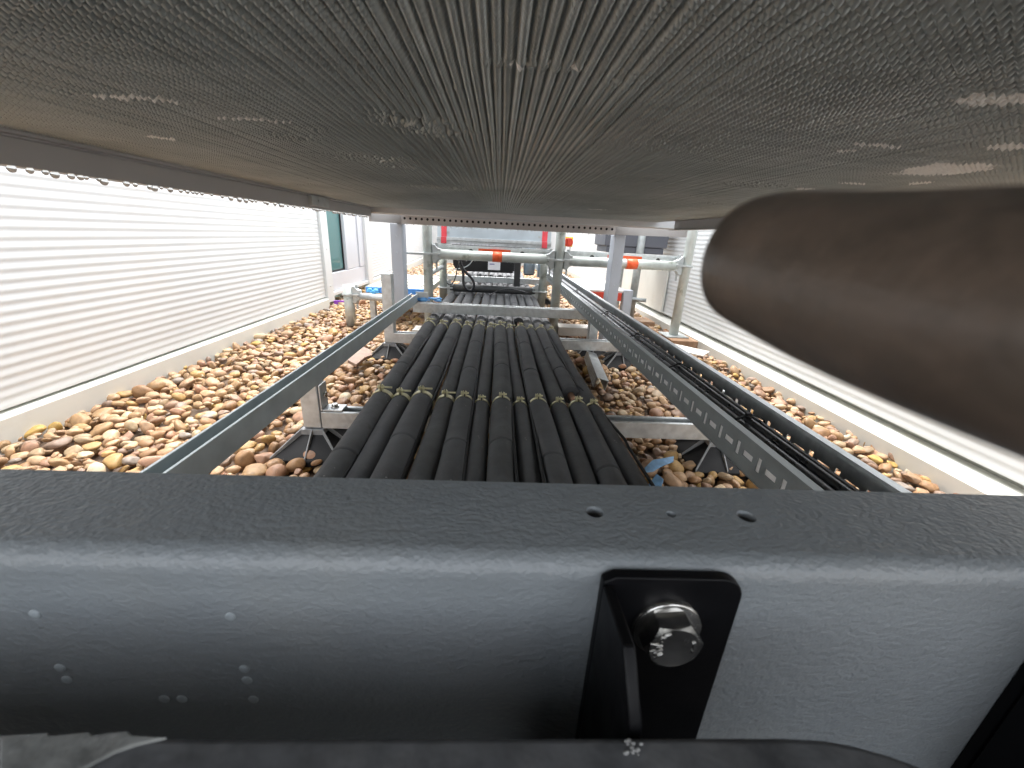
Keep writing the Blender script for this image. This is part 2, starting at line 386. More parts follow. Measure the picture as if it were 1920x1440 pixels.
# ------------------------------------------------------------------ setting: cladding walls
def ribbed_wall(name, p0, p1, side, label, z_sheet=.068, z_trim=.056, ztop=1.1, ledge=.022, pitch=.023, sheet=WHITE, trim=CREAM):
    """p0, p1 run along the wall in plan, side = +1/-1 says which way the face looks (to +x / -x)"""
    p0, p1 = Vector((*p0, 0)), Vector((*p1, 0)); d = (p1 - p0).normalized(); nrm = Vector((d.y, -d.x, 0))
    if nrm.x * side < 0: nrm = -nrm
    root = empty(name, (p0 + p1) / 2, label, 'wall'); o = (p0 + p1) / 2
    mb = MB(); vs = []; z = z_sheet; k = 0
    n = int((ztop - z_sheet) / pitch * 8)
    for i in range(n + 1):
        zz = z_sheet + i * pitch / 8; ph = (i % 8) / 8 * 2 * PI
        dep =  .00075 * (math.sin(ph) + .1 * math.sin(2 * ph)); vs += [p0 - o + nrm * dep + Vector((0, 0, zz)), p1 - o + nrm * dep + Vector((0, 0, zz))]
    fs = [(2 * i, 2 * i + 1, 2 * i + 3, 2 * i + 2) for i in range(n)]
    mb.add(vs, fs, True); 
    b0, b1 = p0 - o - nrm * .06, p1 - o - nrm * .06
    mb.add([b0 + Vector((0, 0, z_sheet)), b1 + Vector((0, 0, z_sheet)), b1 + Vector((0, 0, ztop)), b0 + Vector((0, 0, ztop)), vs[0], vs[1], vs[-1], vs[-2]],
           [(0, 3, 2, 1), (0, 1, 5, 4), (3, 7, 6, 2), (0, 4, 7, 3), (1, 2, 6, 5)])
    mb.build('ribbed_sheet', sheet, root)
    tb = MB(); q0, q1 = p0 - o, p1 - o
    a_ = [nrm * ledge + Vector((0, 0, -.03)), nrm * ledge + Vector((0, 0, z_trim)), nrm * (-.03) + Vector((0, 0, z_trim + .008)), nrm * (-.03) + Vector((0, 0, -.03))]
    tb.add([q0 + x for x in a_] + [q1 + x for x in a_], [(0, 1, 2, 3), (7, 6, 5, 4), (0, 4, 5, 1), (1, 5, 6, 2), (2, 6, 7, 3), (3, 7, 4, 0)])
    tb.build('base_trim', trim, root, .002)
    rb = MB(); a_ = [nrm * -.028 + Vector((0, 0, z_trim + .004)), nrm * -.028 + Vector((0, 0, z_sheet + .03)), nrm * -.04 + Vector((0, 0, z_sheet + .03)), nrm * -.04 + Vector((0, 0, z_trim + .004))]
    rb.add([q0 + x for x in a_] + [q1 + x for x in a_], [(0, 1, 2, 3), (7, 6, 5, 4), (0, 4, 5, 1), (1, 5, 6, 2), (2, 6, 7, 3), (3, 7, 4, 0)])
    rb.build('recess_strip', RECESS, root)
    return root
wl = ribbed_wall('cladding_wall', (-1.135, -1.2), (-1.112, 2.685), 1, 'long white ribbed cladding wall along the left of the gravel')
# corner trim at its far end
mb = MB().box(-.02, .014, 0, .10, -.0, 1.09)
for z in (.10, .33, .62): mb.ball((.016, .05, z), .006, (.5, 1, 1), 8, 5)
ct = mb.build('corner_trim', WHITE, wl, .002); ct.location = Vector((-1.11, 2.69, .03)) - wl.location
wl2 = ribbed_wall('cladding_wall', (-1.115, 3.56), (-1.32, 7.6), 1, 'far white ribbed cladding wall on the left, beyond the window', z_sheet=.085, z_trim=.072)
ct = MB().box(-.02, .014, -.004, .13, 0, 1.09).build('corner_trim', WHITE, wl2, .002); ct.location = Vector((-1.11, 3.56, .04)) - wl2.location
wr = ribbed_wall('cladding_wall', (1.105, -1.2), (1.092, 3.75), -1, 'off-white ribbed cladding wall along the right of the gravel', z_sheet=.066, z_trim=.040, ledge=.062)
mb = MB(); mb.box(-.008, .004, -.55, .55, 0, .30); fp = mb.build('plain_panel', CREAM, wr, .002)
fp.location = Vector((1.084, 3.2, .07)) - wr.location; fp.rotation_euler.z = math.radians(.2)
wr2 = ribbed_wall('cladding_wall', (1.09, 3.76), (1.0, 7.6), -1, 'far off-white ribbed cladding wall closing the right side')
we = ribbed_wall('cladding_wall', (-1.36, 7.62), (1.0, 7.64), 1, 'white cladding wall closing the far end of the passage')

# window in the left wall
wn = empty('window', (-1.12, 3.12, 0), 'tall glazed window with pale frame and teal glass in the left wall', 'window')
mb = MB(); mb.box(-.06, 0, -.33, .44, .085, .20).box(-.06, 0, .03, .16, .203, 1.12).box(-.055, -.004, .163, .30, .203, 1.12).box(-.07, .006, .303, .33, .203, 1.12).box(-.06, .002, .333, .437, .203, 1.12).box(-.06, -.002, -.33, -.30, .203, 1.12)
fr = mb.build('frame', mat('window_frame', (.60, .62, .66), .4, .1, .04, 5), wn, .003)
mb = MB().box(-.07, .02, -.33, .44, .058, .083); mb.build('sill', WHITE, wn, .002)
gm = bpy.data.materials.new('teal_glass'); gm.use_nodes = True
N = gm.node_tree.nodes; L = gm.node_tree.links; N.clear()
tr = N.new('ShaderNodeBsdfTransparent'); tr.inputs[0].default_value = (.42, .70, .68, 1)
gl = N.new('ShaderNodeBsdfGlossy'); gl.inputs['Roughness'].default_value = .02
fz = N.new('ShaderNodeFresnel'); fz.inputs['IOR'].default_value = 1.45
ms = N.new('ShaderNodeMixShader'); ou = N.new('ShaderNodeOutputMaterial')
df = N.new('ShaderNodeBsdfDiffuse'); df.inputs[0].default_value = (.22, .46, .46, 1); m0 = N.new('ShaderNodeMixShader'); m0.inputs[0].default_value = .45
L.new(tr.outputs[0], m0.inputs[1]); L.new(df.outputs[0], m0.inputs[2])
L.new(fz.outputs[0], ms.inputs[0]); L.new(m0.outputs[0], ms.inputs[1]); L.new(gl.outputs[0], ms.inputs[2]); L.new(ms.outputs[0], ou.inputs[0])
MB().box(-.034, -.028, -.30, .03, .20, 1.12).build('pane', gm, wn)
MB().box(-.036, -.02, .018, .034, .20, 1.12).box(-.036, -.02, -.302, .017, .197, .212).build('glazing_gasket', BLACKPL, wn)
rm = empty('room_interior', (-1.6, 3.1, 0), 'dim teal room with shelving seen through the window glass', 'room')
MB().box(-.02, 0, -.9, 1.0, 0, .9).box(0, .40, -.92, -.9, 0, .9).box(0, .40, 1.0, 1.02, 0, .9).box(0, .4, -.9, 1.0, 0, .02).build('room_wall', ROOM, rm)
mb = MB()
for z in (.28, .40, .52, .66): mb.box(.02, .24, .05, .9, z, z + .012)
mb.box(.02, .24, .30, .32, .02, .8); mb.build('shelf', mat('shelf_grey', (.2, .27, .28), .5), rm)
MB().box(.06, .2, .42, .56, .413, .48).build('parcel', LABELW, rm); MB().box(.06, .2, .66, .8, .293, .36).build('parcel', LABELW, rm)

# ------------------------------------------------------------------ condenser unit above: finned coil, rails, casing
cu = empty('condenser_unit', (0, .8, .58), 'condenser unit overhead, its dirty ribbed coil facing down', 'condenser')
CL = Vector(cu.location)
def local(p): return Vector(p) - CL
XL, XR, YB, YF, ZC = -.5, .62, -.07, 1.70, .58
def coil():
    r = np.random.RandomState(5)
    pitch = .0056; nr = int((XR - XL) / pitch); nx = nr * 4 + 1; ny = 1700
    x = np.linspace(XL, XR, nx); y = np.linspace(YB, YF, ny)
    prof = np.array([0, .7, 1., .7])[np.arange(nx) % 4]
    jit = np.repeat(r.uniform(.86, 1.12, nr + 1), 4)[:nx]
    xx, yy = np.meshgrid(x, y)
    alt = np.repeat(np.arange(nr + 1) % 2 * PI, 4)[:nx] * .0
    z = (-.0040 * prof * jit)[None, :] * (1 + .26 * np.sin(yy * (2 * PI / .0043) + alt[None, :]))
    wob = np.repeat(r.normal(0, 1, (12, nr + 1)), 4, axis=1)[:, :nx]
    yi = np.linspace(0, 11, ny); w = np.array([np.interp(yi, np.arange(12), wob[:, c]) for c in range(nx)]).T
    xx = xx + .0005 * w
    rib_r = np.repeat(np.repeat(r.normal(0, 1, (ny // 4 + 1, nr + 1)), 4, axis=1)[:, :nx], 4, axis=0)[:ny]       # bent fins
    def patch(cx, cy, sx, sy, amp):
        nonlocal z, xx
        m = np.exp(-((xx - cx) / sx) ** 2 - ((yy - cy) / sy) ** 2)
        z = z + m * amp * .00042 * rib_r; xx = xx + m * amp * .0008 * np.roll(rib_r, 1, 0)
    for (px, py, sx, sy, amp) in [(760, 215, .035, .02, 1.6), (830, 240, .03, .02, 1.4), (690, 290, .06, .03, 1.3), (560, 250, .03, .02, 1.), (1230, 265, .05, .03, 1.3), (1320, 250, .05, .02, 1.), (1050, 372, .10, .04, 1.2),
                                   (860, 350, .12, .04, 1.2), (1430, 340, .05, .03, 1.2), (1660, 120, .03, .02, .6), (1180, 135, .01, .01, 1.3), (990, 108, .03, .003, 1.6), (250, 172, .05, .012, 1.), (1860, 165, .02, .012, 2.), (1790, 312, .03, .03, .8)]:
        p = on(px, py, ZC); patch(p.x, p.y, sx, sy, amp)
    for _ in range(70):
        patch(r.uniform(XL, XR), r.uniform(.2, YF), r.uniform(.006, .03), r.uniform(.004, .012), r.uniform(.5, 1.6))
    vs = np.stack([xx - CL.x, yy - CL.y, z], -1).reshape(-1, 3)
    idx = np.arange(nx * ny).reshape(ny, nx)
    q = np.stack([idx[:-1, :-1], idx[1:, :-1], idx[1:, 1:], idx[:-1, 1:]], -1).reshape(-1, 4)
    me = bpy.data.meshes.new('coil'); nf = len(q)
    me.vertices.add(len(vs)); me.vertices.foreach_set('co', vs.astype('f').ravel())
    me.loops.add(nf * 4); me.loops.foreach_set('vertex_index', q.astype('i').ravel())
    me.polygons.add(nf); me.polygons.foreach_set('loop_start', (np.arange(nf) * 4).astype('i'))
    me.polygons.foreach_set('use_smooth', np.ones(nf, bool)); me.update(calc_edges=True)
    # material: dull metal fins, bead texture, dried mud spots of their own outline
    m = mat('coil_fins', (.34, .385, .39), .38, .3, .16, 7, 0, 200, .45, col2=(.48, .52, .52), c2scale=5, c2lo=.45, c2hi=.75)
    t = m.node_tree; N = t.nodes; L = t.links; b = N['Principled BSDF']
    tc = N.new('ShaderNodeTexCoord'); sx = N.new('ShaderNodeSeparateXYZ'); L.new(tc.outputs['Object'], sx.inputs[0])
    ml = N.new('ShaderNodeMath'); ml.operation = 'MULTIPLY'; ml.inputs[1].default_value = 2 * PI / .0042; L.new(sx.outputs['Y'], ml.inputs[0])
    sn = N.new('ShaderNodeMath'); sn.operation = 'SINE'; L.new(ml.outputs[0], sn.inputs[0])
    bp = N.new('ShaderNodeBump'); bp.inputs['Strength'].default_value = .0; bp.inputs['Distance'].default_value = .0006; L.new(sn.outputs[0], bp.inputs['Height'])
    nn = N.new('ShaderNodeTexNoise'); nn.inputs['Scale'].default_value = 420; nn.inputs['Detail'].default_value = 3; L.new(tc.outputs['Object'], nn.inputs['Vector'])
    bp2 = N.new('ShaderNodeBump'); bp2.inputs['Strength'].default_value = .35; bp2.inputs['Distance'].default_value = .0006
    L.new(nn.outputs['Fac'], bp2.inputs['Height']); L.new(bp.outputs[0], bp2.inputs['Normal']); L.new(bp2.outputs[0], b.inputs['Normal'])
    nz = N.new('ShaderNodeTexNoise'); nz.inputs['Scale'].default_value = 60; nz.inputs['Detail'].default_value = 5; L.new(tc.outputs['Object'], nz.inputs['Vector'])
    base = b.inputs['Base Color'].links[0].from_socket
    acc = None
    def spot(cx, cy, rx_, ry_, amp=.9):
        nonlocal acc
        v = N.new('ShaderNodeVectorMath'); v.operation = 'SUBTRACT'; v.inputs[1].default_value = (cx - CL.x, cy - CL.y, 0); L.new(tc.outputs['Object'], v.inputs[0])
        v2 = N.new('ShaderNodeVectorMath'); v2.operation = 'MULTIPLY'; v2.inputs[1].default_value = (1 / rx_, 1 / ry_, 0); L.new(v.outputs[0], v2.inputs[0])
        ln = N.new('ShaderNodeVectorMath'); ln.operation = 'LENGTH'; L.new(v2.outputs[0], ln.inputs[0])
        ad = N.new('ShaderNodeMath'); ad.operation = 'MULTIPLY_ADD'; L.new(nz.outputs['Fac'], ad.inputs[0]); ad.inputs[1].default_value = amp; L.new(ln.outputs['Value'], ad.inputs[2])
        mr = N.new('ShaderNodeMapRange'); mr.inputs['From Min'].default_value = 1 + amp * .5; mr.inputs['From Max'].default_value = .9 + amp * .5; L.new(ad.outputs[0], mr.inputs['Value'])
        if acc is None: acc = mr.outputs[0]
        else:
            mxx = N.new('ShaderNodeMath'); mxx.operation = 'MAXIMUM'; L.new(acc, mxx.inputs[0]); L.new(mr.outputs[0], mxx.inputs[1]); acc = mxx.outputs[0]
    for (px, py, rx_, ry_) in [(1772, 310, .034, .034), (1905, 264, .016, .012), (1870, 172, .022, .009), (1730, 336, .01, .012), (1610, 362, .03, .012), (1560, 372, .025, .01), (1510, 348, .012, .008),
                               (250, 172, .035, .004), (470, 215, .03, .004), (300, 251, .014, .008), (1650, 263, .02, .004), (1600, 337, .016, .005), (1120, 390, .03, .01), (1590, 274, .008, .004), (1075, 112, .006, .0012), (1020, 110, .004, .001), (970, 108, .004, .001)]:
        p = on(px, py, ZC); spot(p.x, p.y, rx_, ry_, 1.0)
    mm = N.new('ShaderNodeMix'); mm.data_type = 'RGBA'; L.new(acc, mm.inputs['Factor']); L.new(base, mm.inputs['A']); mm.inputs['B'].default_value = (.85, .86, .84, 1)
    L.new(mm.outputs['Result'], b.inputs['Base Color'])
    im = N.new('ShaderNodeMath'); im.operation = 'SUBTRACT'; im.inputs[0].default_value = .3; L.new(acc, im.inputs[1]); im.use_clamp = True; L.new(im.outputs[0], b.inputs['Metallic'])
    me.materials.append(m)
    o = bpy.data.objects.new('coil', me); S.collection.objects.link(o); o.parent = cu
coil()
RAIL = mat('grey_rail', (.40, .39, .385), .5, .15, .06, 12, .04, 300)
RAILW = mat('web_steel', (.46, .44, .43), .5, .1, .08, 12, .04, 300)
RAILF = mat('pale_flange', (.48, .50, .52), .42, .5, .06, 12, .04, 300)
CASE = mat('casing_paint', (.6, .6, .57), .5, 0, .04)
MB().box(XL, XR, YB, YF, .006, .2).build('casing', CASE, cu, .004).location = (-CL.x, -CL.y, 0)
# left rail: lip, groove and deep face
mb = MB().prism([(XL - .020, .5415), (XL + .001, .5415), (XL + .002, .5425), (XL + .002, .5685), (XL - .001, .5690), (XL - .001, .5715), (XL + .004, .5722), (XL + .004, .586), (XL - .020, .586)], 'y', YB, YF)
lr = mb.build('side_rail', RAIL, cu, .0008); lr.location = -CL
mb = MB().prism([(XR + .020, .545), (XR - .003, .545), (XR - .003, .5475), (XR + .0165, .5475), (XR + .0165, .577), (XR - .001, .577), (XR - .001, .586), (XR + .020, .586)], 'y', YB, YF - .12)
mb.box(XR - .005, XR - .0015, YB, YF - .12, .5755, .5862)
rr_ = mb.build('side_rail', RAIL, cu, .0008); rr_.location = -CL
mb = MB().box(XL - .0165, XL + .012, 1.16, 1.27, .548, .572).ball((XL + .013, 1.2, .56), .005, (.5, 1, 1), 8, 5)
mb.build('rail_bracket', GALVD, cu, .001).location = -CL
mb = MB().prism([(YF, .586), (YF, .556), (YF + .004, .553), (YF + .03, .553), (YF + .03, .586)], 'x', XL - .02, .755)
mb.build('end_flange', RAILF, cu, .001).location = -CL
drops = MB()
y = .25
while y < 1.68:
    k = rnd.uniform(.0022, .0048); drops.ball((XL - .001 + rnd.uniform(-.001, .002), y, .5415 - k * .5), k, (.9, 1.15, 1.1), 10, 7); y += rnd.choice([.008, .011, .016, .024, .03, .012])
x = XL
dm = bpy.data.materials.new('water'); dm.use_nodes = True; b = dm.node_tree.nodes['Principled BSDF']
b.inputs['Transmission Weight'].default_value = 1; b.inputs['Roughness'].default_value = .02; b.inputs['IOR'].default_value = 1.33; b.inputs['Base Color'].default_value = (.92, .95, .96, 1)
o = drops.build('water_droplets', dm, cu); o.location = -CL; o['kind'] = 'stuff'

# ------------------------------------------------------------------ steel frame with perforated beam and two columns
sf = empty('steel_frame', (0.04, 1.96, 0), 'galvanised frame with a hole-punched crossbeam on two pale columns', 'frame')
def floc(o): o.location = Vector((-.04, -1.96, 0)); return o
mb = MB(); hs_ = [(-.425 + .0251 * k, .5475, .0056, .0056) for k in range(38)]
holes_plate(mb, -.44, .52, .524, .5625, hs_, lambda u, v, w: (u, 1.945 + .003 * (1 - w) * 0 + (.003 if w == 0 else 0), v), True, 16)
mb.box(-.44, .52, 1.9485, 1.99, .5595, .5625)
mb.box(-.44, .52, 1.9485, 1.96, .524, .527)
floc(mb.build('perforated_beam', RAILW, sf))
floc(MB().box(-.44, .52, 1.972, 1.975, .5275, .559).build('hole_shade_strip', BLACKPL, sf))  # black strip behind the holes, in place of the shade inside
mb = MB().prism([(XL - .012, 1.735), (-.44, 1.943), (-.436, 1.99), (-.45, 1.99), (XL - .018, 1.735)], 'z', .524, .565)
mb.prism([(.752, 1.735), (.522, 1.943), (.52, 1.99), (.533, 1.99), (.758, 1.735)], 'z', .526, .565)
mb.box(-.43, .51, 1.735, 1.943, .5655, .575)
floc(mb.build('side_plate', RAIL, sf))
COLM = mat('column_paint', (.44, .48, .54), .45, .15, .05, 10, .03, 200)
def column(x0, x1, y0, y1, z0):
    mb = MB().prism([(x0, y0), (x1, y0), (x1, y1), (x1 - .004, y1), (x1 - .004, y0 + .004), (x0 + .004, y0 + .004), (x0 + .004, y1), (x0, y1)], 'z', z0, .524)
    for z in (.30, .40, .47): mb.ball(((x0 + x1) / 2, y0 - .0005, z), .004, (1, .5, 1), 8, 5)
    return floc(mb.build('column', COLM, sf, .001))
column(-.492, -.440, 1.95, 2.03, .164)
floc(MB().box(-.492, -.30, 1.952, 2.03, .152, .1625).build('base_arm', GALVD, sf, .001))
column(.525, .572, 1.95, 2.035, .0)
drops = MB(); x = -.43
while x < .52:
    k = rnd.uniform(.0012, .0032); drops.ball((x, 1.947, .523), k, (1.1, 1, 1.1), 8, 5); x += rnd.choice([.008, .014, .02, .03])
o = floc(drops.build('water_droplets', dm, sf)); o['kind'] = 'stuff'

# ------------------------------------------------------------------ foreground: hammered steel base beam with brackets
eb = empty('base_beam', (0, .13, .28), 'blue-grey hammered steel beam crossing the foreground with black bolted brackets', 'beam')
def beam():
    # folded section: rounded front top edge, open underneath so that the holes see through
    r = .0075; prof = []
    Yf, Yr, Zt, Zb = .104, .1495, .4, .27
    prof.append((Yf, Zb))
    for k in range(9):
        t = PI / 2 * k / 8; prof.append((Yf + r - r * math.cos(t), Zt - r + r * math.sin(t)))
    prof.append((Yr, Zt))
    th = .003
    inner = [(Yr, Zt - th)]
    for k in range(8, -1, -1):
        t = PI / 2 * k / 8; inner.append((Yf + r - (r - th) * math.cos(t), Zt - r + (r - th) * math.sin(t)))
    inner.append((Yf + th, Zb))
    poly = prof + inner
    mb = MB(); n = len(poly); xs = np.linspace(-.55, .55, 23)
    for i, xx in enumerate(xs):
        mb.v += [(xx, p[0] - .13, p[1] - .28) for p in poly]
    for i in range(len(xs) - 1):
        for k in range(n):
            mb.f.append((i * n + k, (i + 1) * n + k, (i + 1) * n + (k + 1) % n, i * n + (k + 1) % n)); mb.sm.append(1 <= k < 9)
    mb.f += [tuple(range(n)), tuple(range((len(xs) - 1) * n, len(xs) * n))[::-1]]; mb.sm += [False, False]
    o = mb.build('beam_body', PAINT, eb)
    cut = MB()
    for px, py, rad in ((1115, 960, .0034), (1258, 964, .0019), (1400, 968, .0036)):
        p = on(px, py, .4); cut.tube([(p.x, p.y - .13, .105), (p.x, p.y - .13, .135)], rad, 24)
    c = cut.build('cutter', PAINT, None); c.location = eb.location
    bm_ = o.modifiers.new('holes', 'BOOLEAN'); bm_.object = c; bm_.operation = 'DIFFERENCE'; bm_.solver = 'EXACT'
    bpy.context.view_layer.update(); dg = bpy.context.evaluated_depsgraph_get()
    me = bpy.data.meshes.new_from_object(o.evaluated_get(dg)); o.modifiers.clear(); o.data = me
    bpy.data.objects.remove(c)
    pm = MB()
    for px, py in ((65, 1152), (432, 1157), (112, 1253), (125, 1275), (458, 1255), (463, 1276), (308, 1311), (341, 1311), (475, 1312)):
        p = at(px, py, .1038); pm.ball((p.x, p.y - .13 + .0001, p.z - .28), .0019, (1, .3, 1), 14, 8)
    pm.build('paint_pimples', mat('pale_paint_blob', (.36, .40, .42), .35), eb)['kind'] = 'stuff'
beam()
MB().box(-.55, .55, .1452, .1495, .27, .3965).build('rear_web', PAINT, eb).location = -Vector(eb.location)
eb.children[-1].location = (0, -.13, -.28)
def bracket(dx):
    br = empty('bracket', (.0375 + dx, -.026, .12)); br.parent = eb
    # plate with rounded top right corner and upright flange along its left side
    pl = [(0, -.115), (.0475, -.115), (.0475, -.010)] + [(.0475 - .008 * (1 - math.cos(t)), -.010 + .008 * math.sin(t) - .0) for t in np.linspace(0, PI / 2, 7)[1:]] + [(.004, -.0018), (0, -.004)]
    mb = MB().prism(pl, 'y', -.004, 0)
    o = mb.build('plate', BLACKP, br, .0007)
    fl = [(-.0045, -.0045), (-.026, -.0030), (-.0285, -.0052), (-.0385, -.016), (-.0400, -.03), (-.0400, -.115), (-.0045, -.115)]
    mb = MB().prism(fl, 'x', -.0003, .0034); mb.build('flange', BLACKP, br, .0007)
    bo = empty('bolt', (.0235, -.004, -.0225)); bo.parent = br
    mb = MB(); n = 40
    ring = lambda y, r: [(r * math.cos(2 * PI * k / n), y, r * math.sin(2 * PI * k / n)) for k in range(n)]
    vs = ring(0, .0118) + ring(-.0017, .0118) + ring(-.0021, .0113) + ring(-.0021, .0066)
    mb.add(vs, [(q * n + k, q * n + (k + 1) % n, (q + 1) * n + (k + 1) % n, (q + 1) * n + k) for q in range(3) for k in range(n)], True)
    mb.build('washer', STEEL, bo)
    # hexagon head with a turned chamfer: cut the hexagon by a cone
    mb = MB(); AF = .0086; m = 72; cols = []
    for k in range(m):
        t = 2 * PI * k / m + math.radians(6)
        hexr = AF / math.cos(((t - math.radians(6)) % (PI / 3)) - PI / 6)
        y0 = -.0022; yt = -.0084 + max(0, (hexr - .0083)) * .62
        cols.append([(hexr * math.cos(t), y0, hexr * math.sin(t)), (hexr * math.cos(t), yt, hexr * math.sin(t)), (.0081 * math.cos(t), -.0084, .0081 * math.sin(t)), (.0074 * math.cos(t), -.0083, .0074 * math.sin(t)), (.002 * math.cos(t), -.0078, .002 * math.sin(t))])
    vs = [p for c in cols for p in c]
    fs = []
    for k in range(m):
        a, b_ = k * 5, ((k + 1) % m) * 5
        fs += [(a + j, b_ + j, b_ + j + 1, a + j + 1) for j in range(4)]
    fs.append(tuple(k * 5 + 4 for k in range(m)))
    mb.add(vs, fs)
    mb.build('bolt_head', STEEL, bo)
    mb = MB()                                     # raised cast marks round the head
    for ang, rad, w, h in ((118, .0062, .0007, .0022), (128, .0058, .0006, .0018), (140, .0064, .0006, .0019), (152, .0058, .0006, .0014), (166, .0064, .0022, .0006), (178, .0056, .0006, .0016), (190, .0060, .0022, .0006), (203, .0064, .0006, .0018), (215, .0058, .0016, .0006), (20, .0064, .0006, .0014), (10, .0063, .0005, .0014), (0, .0063, .0005, .0014), (-10, .0062, .0005, .0012)):
        c = Vector((rad * math.cos(math.radians(ang)), -.0083, rad * math.sin(math.radians(ang))))
        mt = Matrix.Translation(c) @ Matrix.Rotation(math.radians(-ang), 4, 'Y')
        mb.box(-w, w, -.0003, .0004, -h / 2, h / 2, mt)
    mb.build('head_marks', STEEL, bo, .0002)
    return br
bracket(0); bracket(.169)
MB().box(-.55, .55, -.36, -.027, .0, .004).build('light_block_pan', BLACKPL, eb)  # unseen pan added to keep bounced light out of the gap

# grey dusty slab below the lens in front of the beam
gp = empty('cover_slab', (0, -.05, .36), 'dusty dark grey plastic slab with scuffed left end at the very bottom', 'cover')
pts = [(-.5, .0635), (.076, .0635)] + [(.078 + .050 * math.sin(t), .0285 + .035 * math.cos(t)) for t in np.linspace(0, PI / 2, 11)[1:]] + [(.128, -.2), (-.5, -.2)]
mb = MB().prism([(x, y + .05) for x, y in pts], 'z', .010, .025)
mb.build('slab', DUST, gp, .002, 3)
MB().box(-.5, .128, -.150, -.146, -.076, .0095).build('light_block_panel', BLACKPL, gp)  # unseen panel added to close the back and darken the gap
# chalky scuffed skin at its left end
SC = mat('scuffed_skin', (.20, .205, .195), .7, 0, .5, 60, .5, 220, .3, col2=(.22, .22, .21), c2scale=90, c2lo=.5, c2hi=.6)
sk = [(0, 1380), (90, 1374), (95, 1380), (168, 1373), (174, 1379), (205, 1374), (240, 1371), (248, 1379), (315, 1383), (255, 1397), (215, 1411), (160, 1440), (0, 1500)]
sp = [on(px, py, .3862) for px, py in sk]
MB().prism([(p.x, p.y + .05) for p in sp], 'z', .0253, .0266).build('scuffed_skin', SC, gp, .0004)
mb = MB()
for k in range(16):
    p = on(1186 + rnd.uniform(-16, 18), 1397 + rnd.uniform(-14, 16), .386); mb.ball((p.x, p.y + .05, .0255 + rnd.uniform(0, .001)), rnd.uniform(.0002, .0006), (1.3, .8, .9), 6, 5)
mb.build('grit', mat('grit', (.3, .3, .29), .4, 0, .4, 400), gp)['kind'] = 'stuff'

# ------------------------------------------------------------------ insulated pipes and their clamps
bot = [628, 680, 736, 793, 846, 894, 948, 993, 1047, 1096, 1140, 1184]
rad = [q * 1.06 for q in (.0248, .0215, .0250, .0212, .0238, .0196, .0240, .0190, .0236, .0205, .0222, .0195)]
ordn = ['first', 'second', 'third', 'fourth', 'fifth', 'sixth', 'seventh', 'eighth', 'ninth', 'tenth', 'eleventh', 'twelfth']
Y1S, Y2S = .872, 1.665
PX = [-.254, -.209, -.162, -.1135, -.068, -.0265, .0175, .0605, .1085, .1545, .1965, .238]
PXF = [-.277, -.225, -.173, -.121, -.071, -.028, .0145, .0545, .097, .142, .186, .226]
# spread to touch neatly
def pipe_path(i, y):
    sx = .0028 * math.sin(y * (2.3 + .21 * i) + i * 1.7); sz = -.004 * (math.sin((y - Y1S) / (Y2S - Y1S) * PI) ** 2)
    return Vector((PX[i] + (PXF[i] - PX[i]) * max(0, min(1.2, y - .6)) + sx, y, .101 + rad[i] + sz))
for i in range(12):
    thick = 'thick' if rad[i] > .022 else 'thinner'
    extra = {0: ', outermost on the left', 11: ', outermost on the right', 10: ', with copper showing at its clamp'}.get(i, f', {ordn[i]} from the left of twelve')
    root = empty('insulated_pipe', pipe_path(i, .9), f'{thick} black foam-insulated pipe{extra}', 'pipe', 'insulated pipes on the struts')
    o = Vector(root.location)
    r = rad[i]; rp = random.Random(50 + i)
    seams = sorted([.57 + rp.uniform(-.02, .10), 1.12 + rp.uniform(-.05, .05), 1.36 + rp.uniform(-.04, .08), 2.1 + rp.uniform(-.2, .2), 2.75 + rp.uniform(-.2, .2)])
    if i % 2: seams = [seams[0] - .22, seams[3], seams[4] + .1]
    gaps = [(.884, .958)] if i == 10 else ([(1.675, 1.83)] if i == 8 else [])
    ys = list(np.arange(.15, 6.2, .04))
    segs = [(.15, 6.2)]
    for g0, g1 in gaps: segs = [(.15, g0), (g1, 6.2)]
    for (s0, s1) in segs:
        yy = [s0] + [q for q in ys if s0 + .01 < q < s1 - .01] + [s1]; rr = [r] * len(yy)
        prs = [(q, r * (1 + .018 * math.sin(q * 9 + i) + .012 * math.sin(q * 23 + 2 * i))) for q in yy]
        for sm in seams:                                   # a butt joint: a narrow dark groove
            if s0 + .03 < sm < s1 - .03:
                prs = [q for q in prs if abs(q[0] - sm) > .008] + [(sm - .004, r * 1.0), (sm - .0022, r * .99), (sm - .0013, r * .84), (sm + .0013, r * .84), (sm + .0022, r * 1.03), (sm + .006, r * 1.03)]
        for cy in (Y1S, Y2S):                              # squeezed a little under each clamp
            deep = i >= 4 and cy == Y1S
            ends = (prs[0], prs[-1])
            if s0 < cy < s1:
                prs = [q for q in prs if abs(q[0] - cy) > .02 or q in ends] + [(cy + d_, r) for d_ in (-.018, -.0125, -.0095, -.008, 0, .008, .0095, .0125, .018) if s0 < cy + d_ < s1]
                prs = [(q, rq * (1 - (.2 if deep else .06) / (1 + (abs(q - cy) / .010) ** 6))) for q, rq in prs]
        prs.sort()
        mb = MB(); mb.tube([pipe_path(i, q) - o for q, _ in prs], r, 24, True, [rq for _, rq in prs])
        mb.build('foam_sleeve', FOAM if (i % 3) else FOAM2, root)
    for g0, g1 in gaps:
        mb = MB(); mb.tube([pipe_path(i, g0 - .02) - o, pipe_path(i, (g0 + g1) / 2) - o, pipe_path(i, g1 + .02) - o], .0085, 16)
        if i == 8: mb.tube([pipe_path(i, 1.70) - o, pipe_path(i, 1.725) - o, pipe_path(i, 1.75) - o], .012, 16, True, [.013, .012, .0088])
        mb.build('copper_core', COPPER, root)

